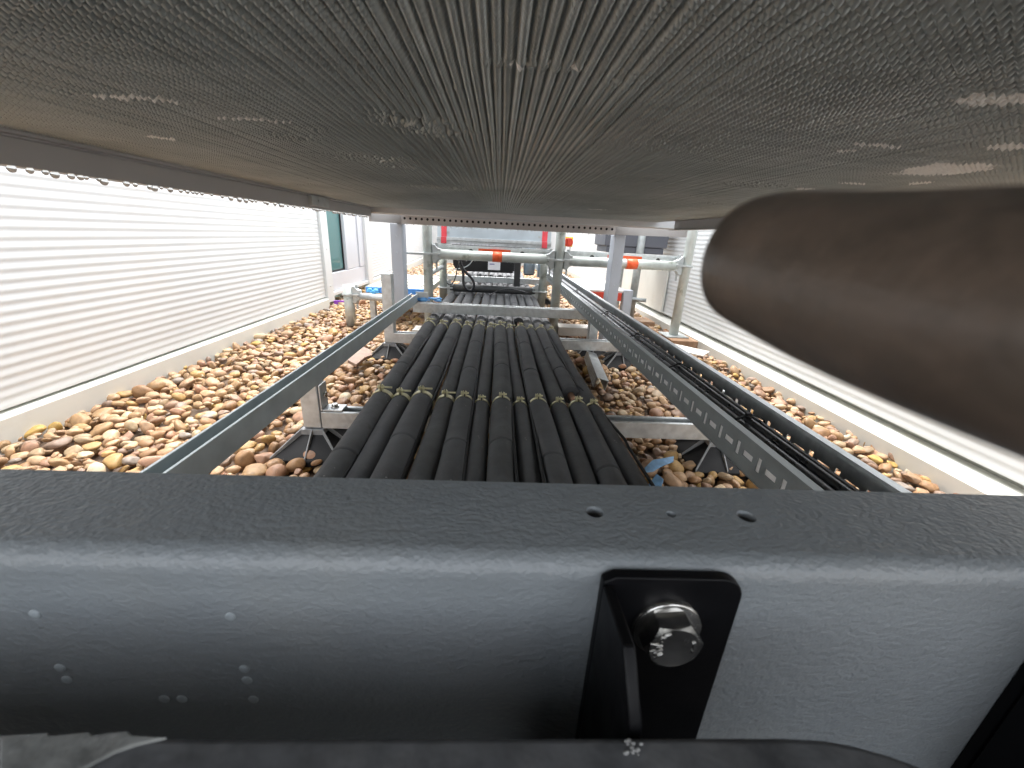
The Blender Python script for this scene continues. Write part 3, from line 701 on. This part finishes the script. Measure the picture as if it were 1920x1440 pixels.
def clamp_mesh(r, wide):
    """band round the pipe, two upright lugs and a cross bolt; origin at the pipe axis"""
    mb = MB(); n = 32; bw = .0075 if wide else .004
    vs = []; a0, a1 = math.radians(98), math.radians(98 + 344)
    for (q, y) in ((r + .0003, -bw), (r + .0022, -bw), (r + .0022, bw), (r + .0003, bw)):
        vs += [(q * math.cos(a0 + (a1 - a0) * k / n), y, q * math.sin(a0 + (a1 - a0) * k / n)) for k in range(n + 1)]
    m = n + 1
    fs = [(j * m + k, j * m + k + 1, ((j + 1) % 4) * m + k + 1, ((j + 1) % 4) * m + k) for j in range(4) for k in range(n)]
    mb.add(vs, fs, False)
    h = .0165 if wide else .0125
    for sx in (-1, 1):
        x0 = sx * .0024
        lw = .0052; poly = [(-lw, r * .97), (lw, r * .97), (lw, r + h - .005)] + [(lw * math.cos(t), r + h - .005 + .005 * math.sin(t)) for t in np.linspace(0, PI, 8)[1:-1]] + [(-lw, r + h - .005)]
        mb.prism(poly, 'x', x0 - .0008 * (1 if sx > 0 else 1), x0 + .0008)
    return mb, h
def clamp(i, cy, wide, label, group):
    p = pipe_path(i, cy); r = rad[i] * (.95 if not (cy < 1 and i >= 4) else .83)
    mb, h = clamp_mesh(r, wide)
    root = empty('pipe_clamp', p, label, 'clamp', group)
    mb.build('band', BRASS, root, .0003)
    zb = r + h * .55
    bm_ = MB(); L_ = .024 if wide else .010
    bm_.tube([(-.0066, 0, zb), (L_, 0, zb)], .0023, 10)
    for x0 in (-.0062, .0038):
        bm_.tube([(x0 - .0018, 0, zb), (x0 + .0018, 0, zb)], .0046, 6)
    bm_.build('clamp_bolt', BRASS, root)
for i in range(12):
    pos = {0: 'leftmost', 11: 'rightmost', 10: 'second from the right'}.get(i, f'{ordn[i]} from the left')
    if i < 4: lab = f'yellow zinc clamp with long bolt on the near strut, {pos}'
    else: lab = f'small yellow zinc clamp on the near strut, {pos}'
    clamp(i, Y1S, i < 4, lab, 'clamps on the near strut')
for i in range(12):
    pos = {0: 'leftmost', 11: 'rightmost', 10: 'second from the right'}.get(i, f'{ordn[i]} from the left')
    clamp(i, Y2S, i < 8, f'yellow zinc clamp in the farther row of clamps, {pos}', 'clamps on the second strut')

# thin control cables lying between the pipes
cl_lab = ['between the first and second pipes from the left', 'between the third and fourth pipes', 'between the fifth and sixth pipes', 'between the seventh and eighth pipes', 'between the eighth and ninth pipes', 'crossing onto the rightmost pipe']
for c, (i, j) in enumerate(((0, 1), (2, 3), (4, 5), (6, 7), (7, 8), (10, 11))):
    rp = random.Random(90 + c); pts = []
    for y in np.arange(.25, 3.2, .03):
        a_, b_ = pipe_path(i, y), pipe_path(j, y)
        t = .5 + .05 * math.sin(y * 5 + c * 2) + .03 * math.sin(y * 13 + c)
        p = a_.lerp(b_, t); p.z = .1375 + .003 * math.sin(y * 7 + c)
        if c == 5:
            k = min(1, max(0, (1.05 - y) / .35)); p = p.lerp(Vector((pipe_path(11, y).x + .021, y, .132)), k)
            if y < .99 and y > .7: p.z += .004
        pts.append(p)
    o = pts[20].copy(); mb = MB().tube([p - o for p in pts], .0029, 8)
    tag(mb.build('thin_cable', WIRE, None, loc=o), f'thin black cable lying {cl_lab[c]}', 'cable', 'thin cables between the pipes')

# ------------------------------------------------------------------ strut frames
def strut_x(mb, x0, x1, y0, z0, w=.041, h=.041, t=.0025, lip=.009):
    """channel with its slot up, running along x"""
    p = [(y0, z0), (y0 + w, z0), (y0 + w, z0 + h), (y0 + w - lip, z0 + h), (y0 + w - lip, z0 + h - .006), (y0 + w - lip + t, z0 + h - .006), (y0 + w - lip + t, z0 + h - t), (y0 + w - t, z0 + h - t), (y0 + w - t, z0 + t),
         (y0 + t, z0 + t), (y0 + t, z0 + h - t), (y0 + lip - t, z0 + h - t), (y0 + lip - t, z0 + h - .006), (y0 + lip, z0 + h - .006), (y0 + lip, z0 + h), (y0, z0 + h)]
    return mb.prism(p, 'x', x0, x1)
def foot(root, x, y, s=.155):
    f = empty('foot', (x, y, 0)); f.parent = root
    a_, b_ = s / 2, .026; h = .058
    mb = MB(); mb.add([(-a_, -a_, -.012), (a_, -a_, -.012), (a_, a_, -.012), (-a_, a_, -.012), (-a_, -a_, .004), (a_, -a_, .004), (a_, a_, .004), (-a_, a_, .004),
                       (-b_, -b_, h - .014), (b_, -b_, h - .014), (b_, b_, h - .014), (-b_, b_, h - .014)],
                      [(0, 3, 2, 1), (0, 1, 5, 4), (1, 2, 6, 5), (2, 3, 7, 6), (3, 0, 4, 7), (4, 5, 9, 8), (5, 6, 10, 9), (6, 7, 11, 10), (7, 4, 8, 11), (8, 9, 10, 11)])
    mb.build('foot_base', BLACKPL, f, .002)
    rb = MB()
    for k in range(8):
        ang = k * PI / 4 + PI / 8 * 0; R_ = a_ * (1.38 if k % 2 else .98); r0 = b_ * (1.3 if k % 2 else 1.0)
        mt = Matrix.Rotation(ang, 4, 'Z')
        vs = [Vector((r0, -.0012, h - .016)), Vector((R_, -.0012, .004)), Vector((R_, -.0012, .010)), Vector((r0, -.0012, h)), Vector((r0, .0012, h - .016)), Vector((R_, .0012, .004)), Vector((R_, .0012, .010)), Vector((r0, .0012, h))]
        rb.add([mt @ v for v in vs], [(0, 1, 2, 3), (7, 6, 5, 4), (0, 4, 5, 1), (1, 5, 6, 2), (2, 6, 7, 3), (3, 7, 4, 0)])
    rb.prism([(-b_, -b_), (b_, -b_), (b_, b_), (-b_, b_)], 'z', h - .018, h - .002)
    rb.build('foot_ribs', RIBPL, f)
def support(name, x0, x1, yf, z0, label, posts, group=None):
    root = empty(name, ((x0 + x1) / 2, yf + .02, 0), label, 'support frame', group); o = Vector(root.location)
    mb = strut_x(MB(), x0 - o.x, x1 - o.x, yf - o.y, z0); mb.build('crossbar', GALV, root, .0012)
    for (px, h) in posts:
        MB().box(px - o.x - .0205, px - o.x + .0205, yf - o.y + .002, yf - o.y + .043, .058, h).build('post', GALV, root, .003)
        foot(root, px - o.x, yf - o.y + .022)
    return root
s1 = support('pipe_support_frame', -.395, .66, .857, .059, 'nearest strut support under the pipes, on black feet in the gravel', [(-.418, .172), (.55, .185)], 'pipe support frames')
o = Vector(s1.location)
ab = empty('angle_bracket', (-.3955 - o.x, .86 - o.y, .1012)); ab.parent = s1
MB().box(0, .004, .0, .036, 0, .062).box(.0042, .048, .0, .036, 0, .004).build('bracket_plate', GALV, ab, .001)
mb = MB().tube([(.026, .018, .0042), (.026, .018, .0072)], .009, 20).tube([(.026, .018, .0072), (.026, .018, .0125)], .0068, 6).tube([(.0042, .018, .034), (.0095, .018, .034)], .0068, 6)
mb.build('bracket_bolt', STEEL, ab)
s2 = support('pipe_support_frame', -.425, .66, 1.645, .059, 'second strut support under the pipes, its left post standing taller', [(-.4415, .335), (.535, .172)], 'pipe support frames')
s3 = support('tray_support_frame', -.372, .56, 1.80, .160, 'crossbar spanning above the pipes and carrying the cable tray', [(.44, .158)])
o = Vector(s3.location)
MB().box(-.365 - o.x, -.31 - o.x, .015, .019, .2015, .245).box(-.365 - o.x, -.31 - o.x, -.015, .0145, .2015, .205).build('end_bracket', GALV, s3, .001)
s4 = support('far_support_frame', -.47, .42, 3.2, .150, 'far crossbar over the pipes beneath the black box', [(.36, .148)])

# left channel rail
mb = MB(); X0, X1 = -.384, -.355; z0, z1 = .2, .238; t = .0022
prof = [(X0, z0), (X1, z0), (X1, z1), (X1 - .0045, z1), (X1 - .0045, z1 - .0035), (X1 - t, z1 - .0035), (X1 - t, z0 + .012), (X0 + t, z0 + .012), (X0 + t, z1 - .0035), (X0 + .0045, z1 - .0035), (X0 + .0045, z1), (X0, z1)]
mb.prism([(x + .367, z - .22) for x, z in prof], 'y', -1.0, .80)
tag(mb.build('channel_rail', mat('galvanised_rail', (.48, .53, .54), .42, .4, .12, 30, .08, 250), None, .0008, loc=(-.367, 1.03, .22)), 'long galvanised channel rail running along the left of the pipes', 'rail')

# ------------------------------------------------------------------ slotted cable tray
TRAYM = mat('tray_steel_darkened', (.30, .33, .335), .45, .25, .1, 35, .1, 250)
def cable_tray(name, x0, x1, y0, y1, z0, h, label):
    root = empty(name, ((x0 + x1) / 2, (y0 + y1) / 2, z0), label, 'cable tray'); o = Vector(root.location)
    per = .05; n = int((y1 - y0) / per)
    sl_ = []
    for k in range(n):
        yv = y0 + per * (k + .25); sl_.append((yv - o.y, .026, .0042, .0105)); sl_.append((yv + per / 2 - o.y, .026, .0112, .0046))
    for side, x in ((0, x0), (1, x1)):
        sl2 = sl_ if side == 0 else [(q[0], .013, q[2], q[3]) for q in sl_]; mb = MB()
        xa, xb = (x - o.x, x - o.x + .0015) if side == 0 else (x - o.x - .0015, x - o.x)
        holes_plate(mb, y0 - o.y, y1 - o.y, 0, h, sl2, lambda u, v, w: ((xa, xb)[w], u, v), False)
        d = .011 if side == 0 else -.011                       # returned lip on top
        mb.box(min(xa, xa + d), max(xb, xb + d), y0 - o.y, y1 - o.y, h, h + .0022)
        mb.box(min(xa + d * .9, xa + d * 1.03), max(xa + d * .9, xa + d * 1.03), y0 - o.y, y1 - o.y, h - .004, h - .0002)
        mb.build('tray_side', TRAYM if side == 0 else GALV, root)  # far side takes paler steel, standing in for light on its inner face
    mb = MB(); w = x1 - x0
    bh = [(yv, w * .14, .0112, .0046) for (yv, _, a_, _) in sl_ if a_ > .0060]
    bh2 = [(yv, w * .14, .0042, .0105) for (yv, _, a_, _) in sl_ if a_ < .0060]
    allh = bh + bh2
    for (v0, v1, vc) in ((0, w * .28, w * .14), (w * .28, w * .72, w * .5), (w * .72, w, w * .86)):
        holes_plate(mb, y0 - o.y, y1 - o.y, v0, v1, [(q[0], vc, q[2], q[3]) for q in allh], lambda u, v, ww: (x0 - o.x + v, u, -.0015 + .0015 * ww), False)
    mb.build('tray_floor', GALV, root)
    return root
TX0, TX1, TZ = .356, .470, .201
cable_tray('cable_tray', TX0, TX1, .2, 4.4, TZ, .049, 'slotted galvanised cable tray running into the distance on the right')
cab = [(.0215, .0082, .0135), (.038, .0095, .0150), (.056, .0120, .017), (.078, .0090, .0135), (.067, .0065, .029), (.086, .0062, .0245), (.094, .0055, .010), (.1035, .0045, .0075)]
cn = ['black cable tucked right under the left lip of the tray', 'black cable between the left-lip cable and the thickest one', 'thickest black cable along the middle of the tray', 'black cable beside the thickest one on the tray floor', 'black cable stacked on top of the tray bundle', 'second slim cable stacked on the tray bundle', 'slim black cable near the right tray side', 'thinnest black cable against the right tray side']
for c, (dx, r, dz) in enumerate(cab):
    pts = []
    for y in np.arange(.2, 4.6, .05):
        k = y * 1.3 + c
        pts.append(Vector((TX0 + dx + .0016 * math.sin(k * 2.1) + .001 * math.sin(k * 5), y, TZ + .0015 + dz + .0008 * math.sin(k * 3 + 1))))
    o = pts[30].copy(); tag(MB().tube([p - o for p in pts], r, 12).build('power_cable', CABLE, None, loc=o), cn[c], 'cable', 'cables lying in the tray')
tag(MB().box(.0019, .0046, -2.05, 2.1, .010, .042).build('slot_bright_strip', mat('slot_bright_white', (.9, .9, .9), .4), None, .0008, loc=(TX0, 2.25, TZ + .0015)), 'flat white strip added to brighten the slots of the near tray side', 'cable', 'cables lying in the tray')  # white strip added behind the slots so that they look brightly lit
for k, (ty, lab) in enumerate(((.60, 'nearest black cable tie strapping the cables in the tray'), (.88, 'second black cable tie round the tray cables'), (1.18, 'third black cable tie round the tray cables, mid tray'), (1.55, 'fourth black cable tie round the tray cables'), (2.2, 'farthest black cable tie round the tray cables'))):
    pts = [(-.027, 0, .002), (-.0275, 0, .016), (-.016, 0, .0255), (0.0, 0, .0315), (.014, 0, .0375), (.024, 0, .036), (.042, 0, .027), (.044, 0, .002)]
    if k == 1: pts[4] = (.014, 0, .0395)
    mb = MB()
    for q in (-.0012, 0, .0012): mb.tube([(a_[0], a_[1] + q, a_[2] + .0012) for a_ in pts], .0013, 6)
    mb.box(.008, .016, -.003, .003, .0365, .0415)
    tag(mb.build('cable_tie', BLACKPL, None, loc=(TX0 + .052, ty, TZ + .002)), lab, 'cable tie', 'cable ties round the tray cables')

# ------------------------------------------------------------------ scaffold round the pipes
sc = empty('scaffold', (.3, 2.3, 0), 'galvanised tube scaffold bridging the pipes at the middle distance', 'scaffold'); so_ = Vector(sc.location)
def std(x, y, z0, z1, m=TUBE, r=.0235):
    mb = MB().tube([(x - so_.x, y - so_.y, z0), (x - so_.x, y - so_.y, z1)], r, 24); return mb.build('standard', m, sc)
def led(a_, b_, m=TUBE, r=.0235):
    a_, b_ = Vector(a_) - so_, Vector(b_) - so_; mb = MB().tube([a_, b_], r, 24); return mb.build('ledger', m, sc)
def coupler(x, y, z, dirs, m=GALVD):
    cp = empty('coupler', Vector((x, y, z)) - so_); cp.parent = sc
    mb = MB().tube([(0, 0, -.006), (0, 0, .004)], .034, 20)
    for d in dirs:                               # the cast ledger heads, tall against the standard and tapering to the tube
        mb.prism([(d * .024, -.042), (d * .040, -.046), (d * .052, -.030), (d * .066, -.024), (d * .066, .024), (d * .052, .028), (d * .034, .046), (d * .024, .044)], 'y', -.018, .018)
    mb.build('ledger_head', m, cp, .004, 3)
    wd = MB()
    for d in dirs:
        wd.box(min(d * .012, d * .062), max(d * .012, d * .062), -.030, -.022, -.004, .006)
        wd.prism([(d * .038, -.075), (d * .046, -.075), (d * .050, .052), (d * .036, .052)], 'y', -.004, .004)
    wd.build('wedge', m, cp, .001)
ZL = .396
std(-.352, 2.1, .0, 1.25); std(.296, 2.1, .0, 1.25); std(.952, 2.12, .035, 1.25)
led((-.30, 2.1, ZL), (.245, 2.1, ZL)); led((.347, 2.1, ZL - .003), (.90, 2.12, ZL - .003))
coupler(-.352, 2.1, ZL, (1,)); coupler(.296, 2.1, ZL, (-1, 1)); coupler(.952, 2.12, ZL, (-1,))
MB().box(-.47 - so_.x, -.34 - so_.x, 2.066 - so_.y, 2.074 - so_.y, ZL - .006, ZL + .004).build('wedge', GALVD, sc, .001)
for (x0, x1) in ((-.034, .013), (.636, .69)):
    MB().tube([(x0 - so_.x, 2.1 - so_.y, ZL - (.003 if x0 > .3 else 0)), (x1 - so_.x, 2.1 + (.0085 if x0 > .3 else 0) - so_.y, ZL - (.003 if x0 > .3 else 0))], .0246, 24).build('orange_band', ORANGE, sc)
std(-.345, 2.6, .0, .9); std(.277, 2.6, 0, .9); std(.868, 2.62, 0, .9, GALVD)
led((-.30, 2.6, .1745), (.23, 2.6, .1745), TUBED); coupler(-.345, 2.6, .1745, (1,), GALVD); coupler(.277, 2.6, .1745, (-1,), GALVD)
led((-.345, 2.13, .30), (-.345, 2.57, .30), GALVD, .012)
std(-.79, 2.2, 0, .212, TUBE, .026); led((-.74, 2.2, .158), (-.40, 2.12, .158), GALV, .018); coupler(-.79, 2.2, .165, (1,))
led((.84, 2.6, .155), (.935, 2.56, .155), GALVD, .012); coupler(.868, 2.62, .15, (-1,), GALVD)
MB().box(.76 - so_.x - .026, .76 - so_.x + .026, .08, .13, 0, .232).build('square_post', COLM, sc, .002)
MB().box(-.70 - so_.x - .015, -.70 - so_.x + .015, 0, .03, 0, .14).build('square_post', GALV, sc, .002)
MB().box(.952 - so_.x - .06, .952 - so_.x + .06, 2.12 - so_.y - .06, 2.12 - so_.y + .06, .0355, .041).build('base_plate', GALVD, sc, .001)
mb = MB(); x = -.29
while x < .9:
    if not (.24 < x < .35):
        k = rnd.uniform(.0012, .0028); mb.ball((x - so_.x, 2.1 - so_.y + rnd.uniform(-.003, .003), ZL - .0235 - k * .4), k, (1.1, 1, 1.1), 8, 5)
    x += rnd.choice([.012, .02, .03, .045])
o = mb.build('water_droplets', dm, sc); o['kind'] = 'stuff'
MB().box(-.40 - so_.x, .36 - so_.x, 2.32 - so_.y, 3.35 - so_.y, .66, .70).build('added_shade_deck', GALVD, sc, .002)  # unseen deck added overhead to shade the pipes beyond the crossbar
for yy in (2.62, 3.3): MB().box(-.40 - so_.x, .36 - so_.x, yy - so_.y - .02, yy - so_.y + .02, .62, .659).build('added_shade_deck_beam', GALVD, sc, .001)  # bearers of the added shading deck
# toe boards with orange labels
def toe_board(x0, x1, y, z0, z1, lab, holes, lx0, lx1):
    root = empty('toe_board', ((x0 + x1) / 2, y, z0), lab, 'toe board', 'toe boards behind the ledgers'); o = Vector(root.location); h = z1 - z0
    mb = MB(); holes_plate(mb, x0 - o.x, x1 - o.x, 0, h, [(q - o.x, .030, .0125, .0125) for q in holes], lambda u, v, w: (u, .002 if w == 0 else 0, v), True, 20)
    mb.box(x0 - o.x, x1 - o.x, -.012, .002, h, h + .004); mb.box(x0 - o.x, x1 - o.x, -.012, -.0095, h - .007, h - .0002)
    mb.build('board', GALV, root)
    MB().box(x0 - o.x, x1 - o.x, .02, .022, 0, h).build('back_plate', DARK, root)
    MB().box(lx0 - o.x, lx1 - o.x, -.002, -.0004, .028, .049).build('orange_label', ORANGE, root, .0006)
toe_board(-.325, .268, 2.155, .383, .437, 'galvanised toe board with orange label under the grey panel', [-.145, .115], -.108, .055)
toe_board(.325, .925, 2.17, .383, .437, 'galvanised toe board with orange label, right of the centre standard', [.475, .82], .555, .735)
# grey-blue panel with red tape at both ends
pn = empty('kick_panel', (-.03, 2.28, .44), 'grey-blue sheet panel with red tape down both ends', 'panel')
MB().box(-.30, .30, 0, .004, .03, .36).build('sheet', PANEL, pn, .001)
MB().box(-.302, .302, -.016, -.001, .020, .036).box(-.302, .302, -.010, -.001, 0, .0195).build('bottom_rail', GALV, pn, .001)
for x0 in (-.279, .252): MB().box(x0, x0 + .028, -.0185, -.0165, .004, .0358).box(x0, x0 + .028, -.003, -.0006, .0365, .3).build('red_tape', RED, pn)
for x0 in (-.243, .237): MB().tube([(x0, -.001, .058), (x0, -.004, .058)], .006, 12).build('eyelet', GALVD, pn)
mb = MB(); x = -.23
for w in (.03, .012, .02, .008, .010, .014, .012, .012, .016, .012, .03):
    mb.box(x, x + w, -.0118, -.0103, .001, .0045 + rnd.uniform(0, .004)); x += w + .006
mb.build('white_marks', LABELW, pn)
# decks
dk = empty('deck_plank', (-.555, 2.62, .2), 'low ribbed steel deck planks at the left with blue tape along the front', 'deck')
mb = MB()
for k in range(3):
    x0 = -.165 + k * .113
    mb.box(x0, x0 + .108, -.36, .36, -.03, 0)
    for q in range(3): mb.box(x0 + .012 + q * .033, x0 + .026 + q * .033, -.36, .36, .0, .006)
mb.build('plank', mat('cream_deck', (.62, .61, .53), .5, .2, .1, 12), dk, .002)
MB().box(-.155, .165, -.385, -.362, -.028, .004).build('blue_tape', BLUE, dk, .003)
ft = MB()
for k in range(14): ft.ball((-.14 + .05 * rnd.random(), -.39 + rnd.uniform(-.004, .002), -.02 + rnd.uniform(-.008, .012)), rnd.uniform(.006, .011), (1.4, .7, .7), 7, 5)
ft.build('tape_tail', mat('pale_blue', (.12, .45, .8), .4), dk)
d2 = empty('deck_plank', (.64, 2.62, .225), 'low white deck at the right with a red toe strip', 'deck')
MB().box(-.12, .13, -.22, .4, -.012, 0).build('plank', PALEB, d2, .002)
MB().box(-.12, .085, -.225, -.2205, -.058, -.0125).build('red_strip', REDB, d2)
MB().box(-.12, .06, -.2, .3, -.04, -.013).build('plank_frame', GALVD, d2, .001)
mb = MB(); mb.box(-.03, .03, -.006, .006, -.004, .004).box(-.028, -.008, -.0055, .0075, -.016, -.0045)
tag(mb.build('tape_scrap', PURPLE, None, .001, loc=at(636, 565, 2.35)), 'purple tape end hanging by the short left scaffold tube', 'tape')
mb = MB()
for k in range(22): mb.ball((rnd.uniform(-.055, .05), rnd.uniform(-.015, .015), rnd.uniform(0, .012)), rnd.uniform(.006, .013), (1.5, .8, .5), 7, 5)
tag(mb.build('blue_wrap', mat('blue_wrap', (.13, .38, .75), .4), None, loc=(-.31, 1.84, .207)), 'crumpled blue wrap lying on the raised crossbar end', 'wrap')

# timber pads under the scaffold feet
tag(MB().box(-.11, .03, -.10, .05, -.02, .0345).build('sole_board', TIMBER, None, .002, loc=(1.01, 2.1, 0)), 'brown timber pad under the far right scaffold foot', 'timber pad')
tag(MB().box(-.08, .11, -.04, .06, .0, .045).build('sole_board', PALEB, None, .002, loc=(.40, 2.11, .02)), 'pale timber pad by the centre scaffold foot', 'timber pad')
tag(MB().box(-.06, .07, -.05, .06, .0, .03).build('sole_board', PALEB, None, .002, loc=(-.375, 2.11, -.01)), 'pale timber pad under the left scaffold standard', 'timber pad')
tag(MB().box(-.1, .1, -.08, .08, -.01, .028).build('sole_board', TIMBER, None, .002, loc=(.90, 2.6, 0)), 'timber pad under the rear right scaffold tube', 'timber pad')

# isolator switch
iw = empty('isolator_switch', at(1065, 458, 2.19), 'red rotary isolator switch on a yellow plate beside the scaffold', 'switch')
MB().box(-.024, .024, .0, .012, -.012, .036).build('yellow_plate', YELLOW, iw, .002)
mb = MB().tube([(0, -.001, .01), (0, -.022, .01)], .022, 24).box(-.006, .006, -.032, -.0225, -.010, .030); mb.build('red_knob', REDB, iw, .002)
MB().box(-.016, -.010, .002, .008, -.06, -.0125).box(.010, .016, .002, .008, -.06, -.0125).build('stalk', GALV, iw, .001)
# grey wall box
gb = empty('wall_unit', (.835, 2.72, .43), 'dark grey boxy unit hanging by the right wall', 'unit')
MB().prism([(-.19, .038), (.20, .038), (.215, .6), (-.20, .6)], 'y', -.1, .2).build('housing', GREYBOX, gb, .006)
MB().box(-.175, .185, -.09, .18, 0, .0375).build('skirt', GREYBOX, gb, .004)
MB().box(-.02, .02, .14, .18, -.43, -.001).build('stand', GALVD, gb)
# black box with white label
bb = empty('black_box', (-.125, 3.62, .19), 'rounded black insulated box with a white label behind the scaffold', 'box')
MB().prism([(-.225, 0), (.245, 0), (.262, .02), (.27, .3), (-.285, .3), (-.27, .05), (-.25, .015)], 'y', 0, .3).build('housing', BLACKPL, bb, .012, 3)
lb = MB().box(.03, .135, -.003, -.0004, .022, .1).build('white_label', LABELW, bb)
MB().box(.042, .085, -.0042, -.0032, .066, .074).build('label_print', INK, lb)
MB().tube([(.245, -.02, .012), (.30, -.02, .014)], .006, 10).build('valve_stub', LABELW, bb)
tag(MB().box(-.023, .023, -.02, .02, 0, .36).build('dark_post', mat('dark_steel', (.06, .06, .062), .5, .2, .1), None, .002, loc=(.137, 3.12, .11)), 'dark grey square post right of the black box', 'post')
cn_ = empty('canister', (.262, 3.65, .19), 'blue-grey round canister right of the dark post', 'canister')
MB().tube([(0, 0, 0), (0, 0, .008), (0, 0, .25)], .05, 24, True, [.043, .05, .05]).build('drum', CANIS, cn_)
MB().tube([(0, 0, -.008), (0, 0, -.0005)], .045, 24).build('drum_base', BLACKPL, cn_)
tag(MB().box(-.03, .03, -.02, .02, 0, .16).build('junction_box', CANIS, None, .004, loc=(.36, 3.6, .17)), 'small blue-grey box beside the round canister', 'box')
# hanging cables
def wire(pts, r, name, lab, m=CABLE, Y=2.7):
    P = [at(px, py, Y if len(q) == 0 else q[0]) for px, py, *q in pts]
    # smooth by subdivision
    for _ in range(3):
        Q = [P[0]]
        for a_, b_ in zip(P, P[1:]): Q += [a_.lerp(b_, .25), a_.lerp(b_, .75)]
        Q.append(P[-1]); P = Q
    o = P[len(P) // 2].copy(); tag(MB().tube([p - o for p in P], r, 8).build(name, m, None, loc=o), lab, 'cable', 'loose cables hanging at the scaffold')
wire([(862, 486), (864, 500), (869, 512), (868, 530), (874, 543), (884, 546), (890, 536), (886, 522), (872, 510), (866, 500), (862, 488)], .008, 'hanging_cable', 'thick black cable hanging in a loop below the scaffold ledger', Y=2.52)
wire([(864, 486), (858, 502), (854, 520), (850, 530), (843, 535), (838, 530)], .0035, 'hanging_cable', 'thin black cable dropping left of the hanging loop', Y=2.51)
wire([(886, 488), (880, 497), (868, 503), (850, 505), (838, 512), (834, 530)], .003, 'hanging_cable', 'thin grey cable swinging left from the ledger', GALVD, 2.7)
wire([(838, 560, 2.5), (846, 552, 2.5), (866, 554, 2.5), (890, 559, 2.5), (914, 557, 2.5), (930, 547, 2.5), (948, 541, 2.5), (972, 544, 2.52), (990, 550, 2.54)], .0032, 'hanging_cable', 'thin black cable draped across the dark low tube', CABLE, 2.5)

# loose things on the gravel
ob = empty('slotted_offcut', (.375, 1.47, .02), 'short slotted galvanised offcut lying on the pebbles beside the pipes', 'offcut'); ob.rotation_euler = (math.radians(-3), math.radians(14), math.radians(-8))
mb = MB(); hp = [(-.19 + .0275 * k, .018, .0045, .011) for k in range(14)]
holes_plate(mb, -.21, .21, 0, .036, hp, lambda u, v, w: (-.02 + .0015 * w, u, v), False); mb.box(-.0184, .022, -.21, .21, .0345, .036); mb.box(.0205, .022, -.21, .21, .0, .0344)
mb.build('offcut_body', GALV, ob)
def shard(pts, th, m, name, lab, cat, z, tilt=(0, 0)):
    P = [on(px, py, z) for px, py in pts]; c = sum(P, Vector()) / len(P)
    o = MB().prism([(p.x - c.x, p.y - c.y) for p in P], 'z', -th / 2, th / 2).build(name, m, None, .0015, loc=c); o.rotation_euler = (tilt[0], tilt[1], 0); tag(o, lab, cat); return o
shard([(1208, 878), (1222, 866), (1262, 858), (1262, 866), (1240, 874), (1226, 882), (1212, 884)], .004, BLUEP, 'plastic_scrap', 'curled blue plastic scrap among the pebbles right of the pipes', 'scrap', .045, (.25, .1))
shard([(1213, 908), (1230, 893), (1244, 901), (1240, 912)], .003, BLUEP, 'plastic_scrap', 'small square blue scrap on the pebbles near the beam edge', 'scrap', .05, (.3, -.1))
shard([(652, 676), (668, 660), (678, 655), (696, 660), (698, 667), (684, 671), (668, 682)], .012, STONE, 'flat_stone', 'flat brown stone slab beside the second left foot', 'stone', .045, (.08, .06))
shard([(1245, 652), (1262, 645), (1330, 660), (1318, 668)], .006, PALEB, 'flat_stone', 'flat pale chip lying near the far right timber pad', 'stone', .05, (.0, .0))

# ------------------------------------------------------------------ the photographer's fingertip, out of focus near the lens
def hand():
    J = {}; V = []; E = []; R = []
    def j(n, x, y, z, r): J[n] = len(V); V.append(lens_pt(x, y, z)); R.append(r); return n
    def link(*ns):
        for a_, b_ in zip(ns, ns[1:]): E.append((J[a_], J[b_]))
    j('palm', .088, .040, -.055, .021)
    j('heel', .102, .062, -.085, .022); j('wrist', .116, .082, -.112, .022); j('forearm', .15, .13, -.18, .027)
    j('i_mcp', .066, .020, -.022, .0125); j('i_pip', .0475, .0035, .012, .0112); j('i_a', .0400, -.0046, .0305, .0106); j('i_dip', .0356, -.0098, .0418, .0098); j('i_b', .0322, -.0152, .0505, .0091); j('i_tip', .0306, -.0172, .0565, .0080)
    link('i_tip', 'i_b', 'i_dip', 'i_a', 'i_pip', 'i_mcp', 'palm', 'heel', 'wrist', 'forearm')
    for k, (nm, rr) in enumerate((('m', .0100), ('r', .0095), ('l', .0082))):
        dy_ = .017 * (k + 1); s_ = 1 - .06 * k
        j(nm + '1', .070 + .003 * k, .020 + dy_, -.030 - .004 * k, rr * 1.15); j(nm + '2', .058 * s_ + .006, .010 + dy_, -.010, rr); j(nm + '3', .066, .006 + dy_, .008, rr * .92); j(nm + '4', .079, .010 + dy_, .004, rr * .85)
        link('palm', nm + '1', nm + '2', nm + '3', nm + '4')
    j('t1', .094, .020, -.060, .0135); j('t2', .083, -.004, -.044, .0115); j('t3', .074, -.020, -.030, .0100); link('palm', 't1', 't2', 't3')
    o = V[0].copy()
    me = bpy.data.meshes.new('hand'); me.from_pydata([v - o for v in V], E, []); me.update()
    ob_ = bpy.data.objects.new('hand', me); S.collection.objects.link(ob_); ob_.location = o
    sk_ = ob_.modifiers.new('skin', 'SKIN'); sk_.use_smooth_shade = True
    for k, sv in enumerate(me.skin_vertices[0].data): sv.radius = (R[k], R[k]); sv.use_root = (k == 0)
    ss = ob_.modifiers.new('sub', 'SUBSURF'); ss.levels = 3; ss.render_levels = 3
    m = mat('dark_skin', (.082, .064, .050), .36, 0, .25, 90, .35, 700, .45, col2=(.125, .092, .070), c2scale=140, c2lo=.42, c2hi=.68)
    b = m.node_tree.nodes['Principled BSDF']; b.inputs['Subsurface Weight'].default_value = .0
    me.materials.append(m)
    tag(ob_, 'blurred dark brown fingertip poking in close to the lens from the right', 'hand')
hand()
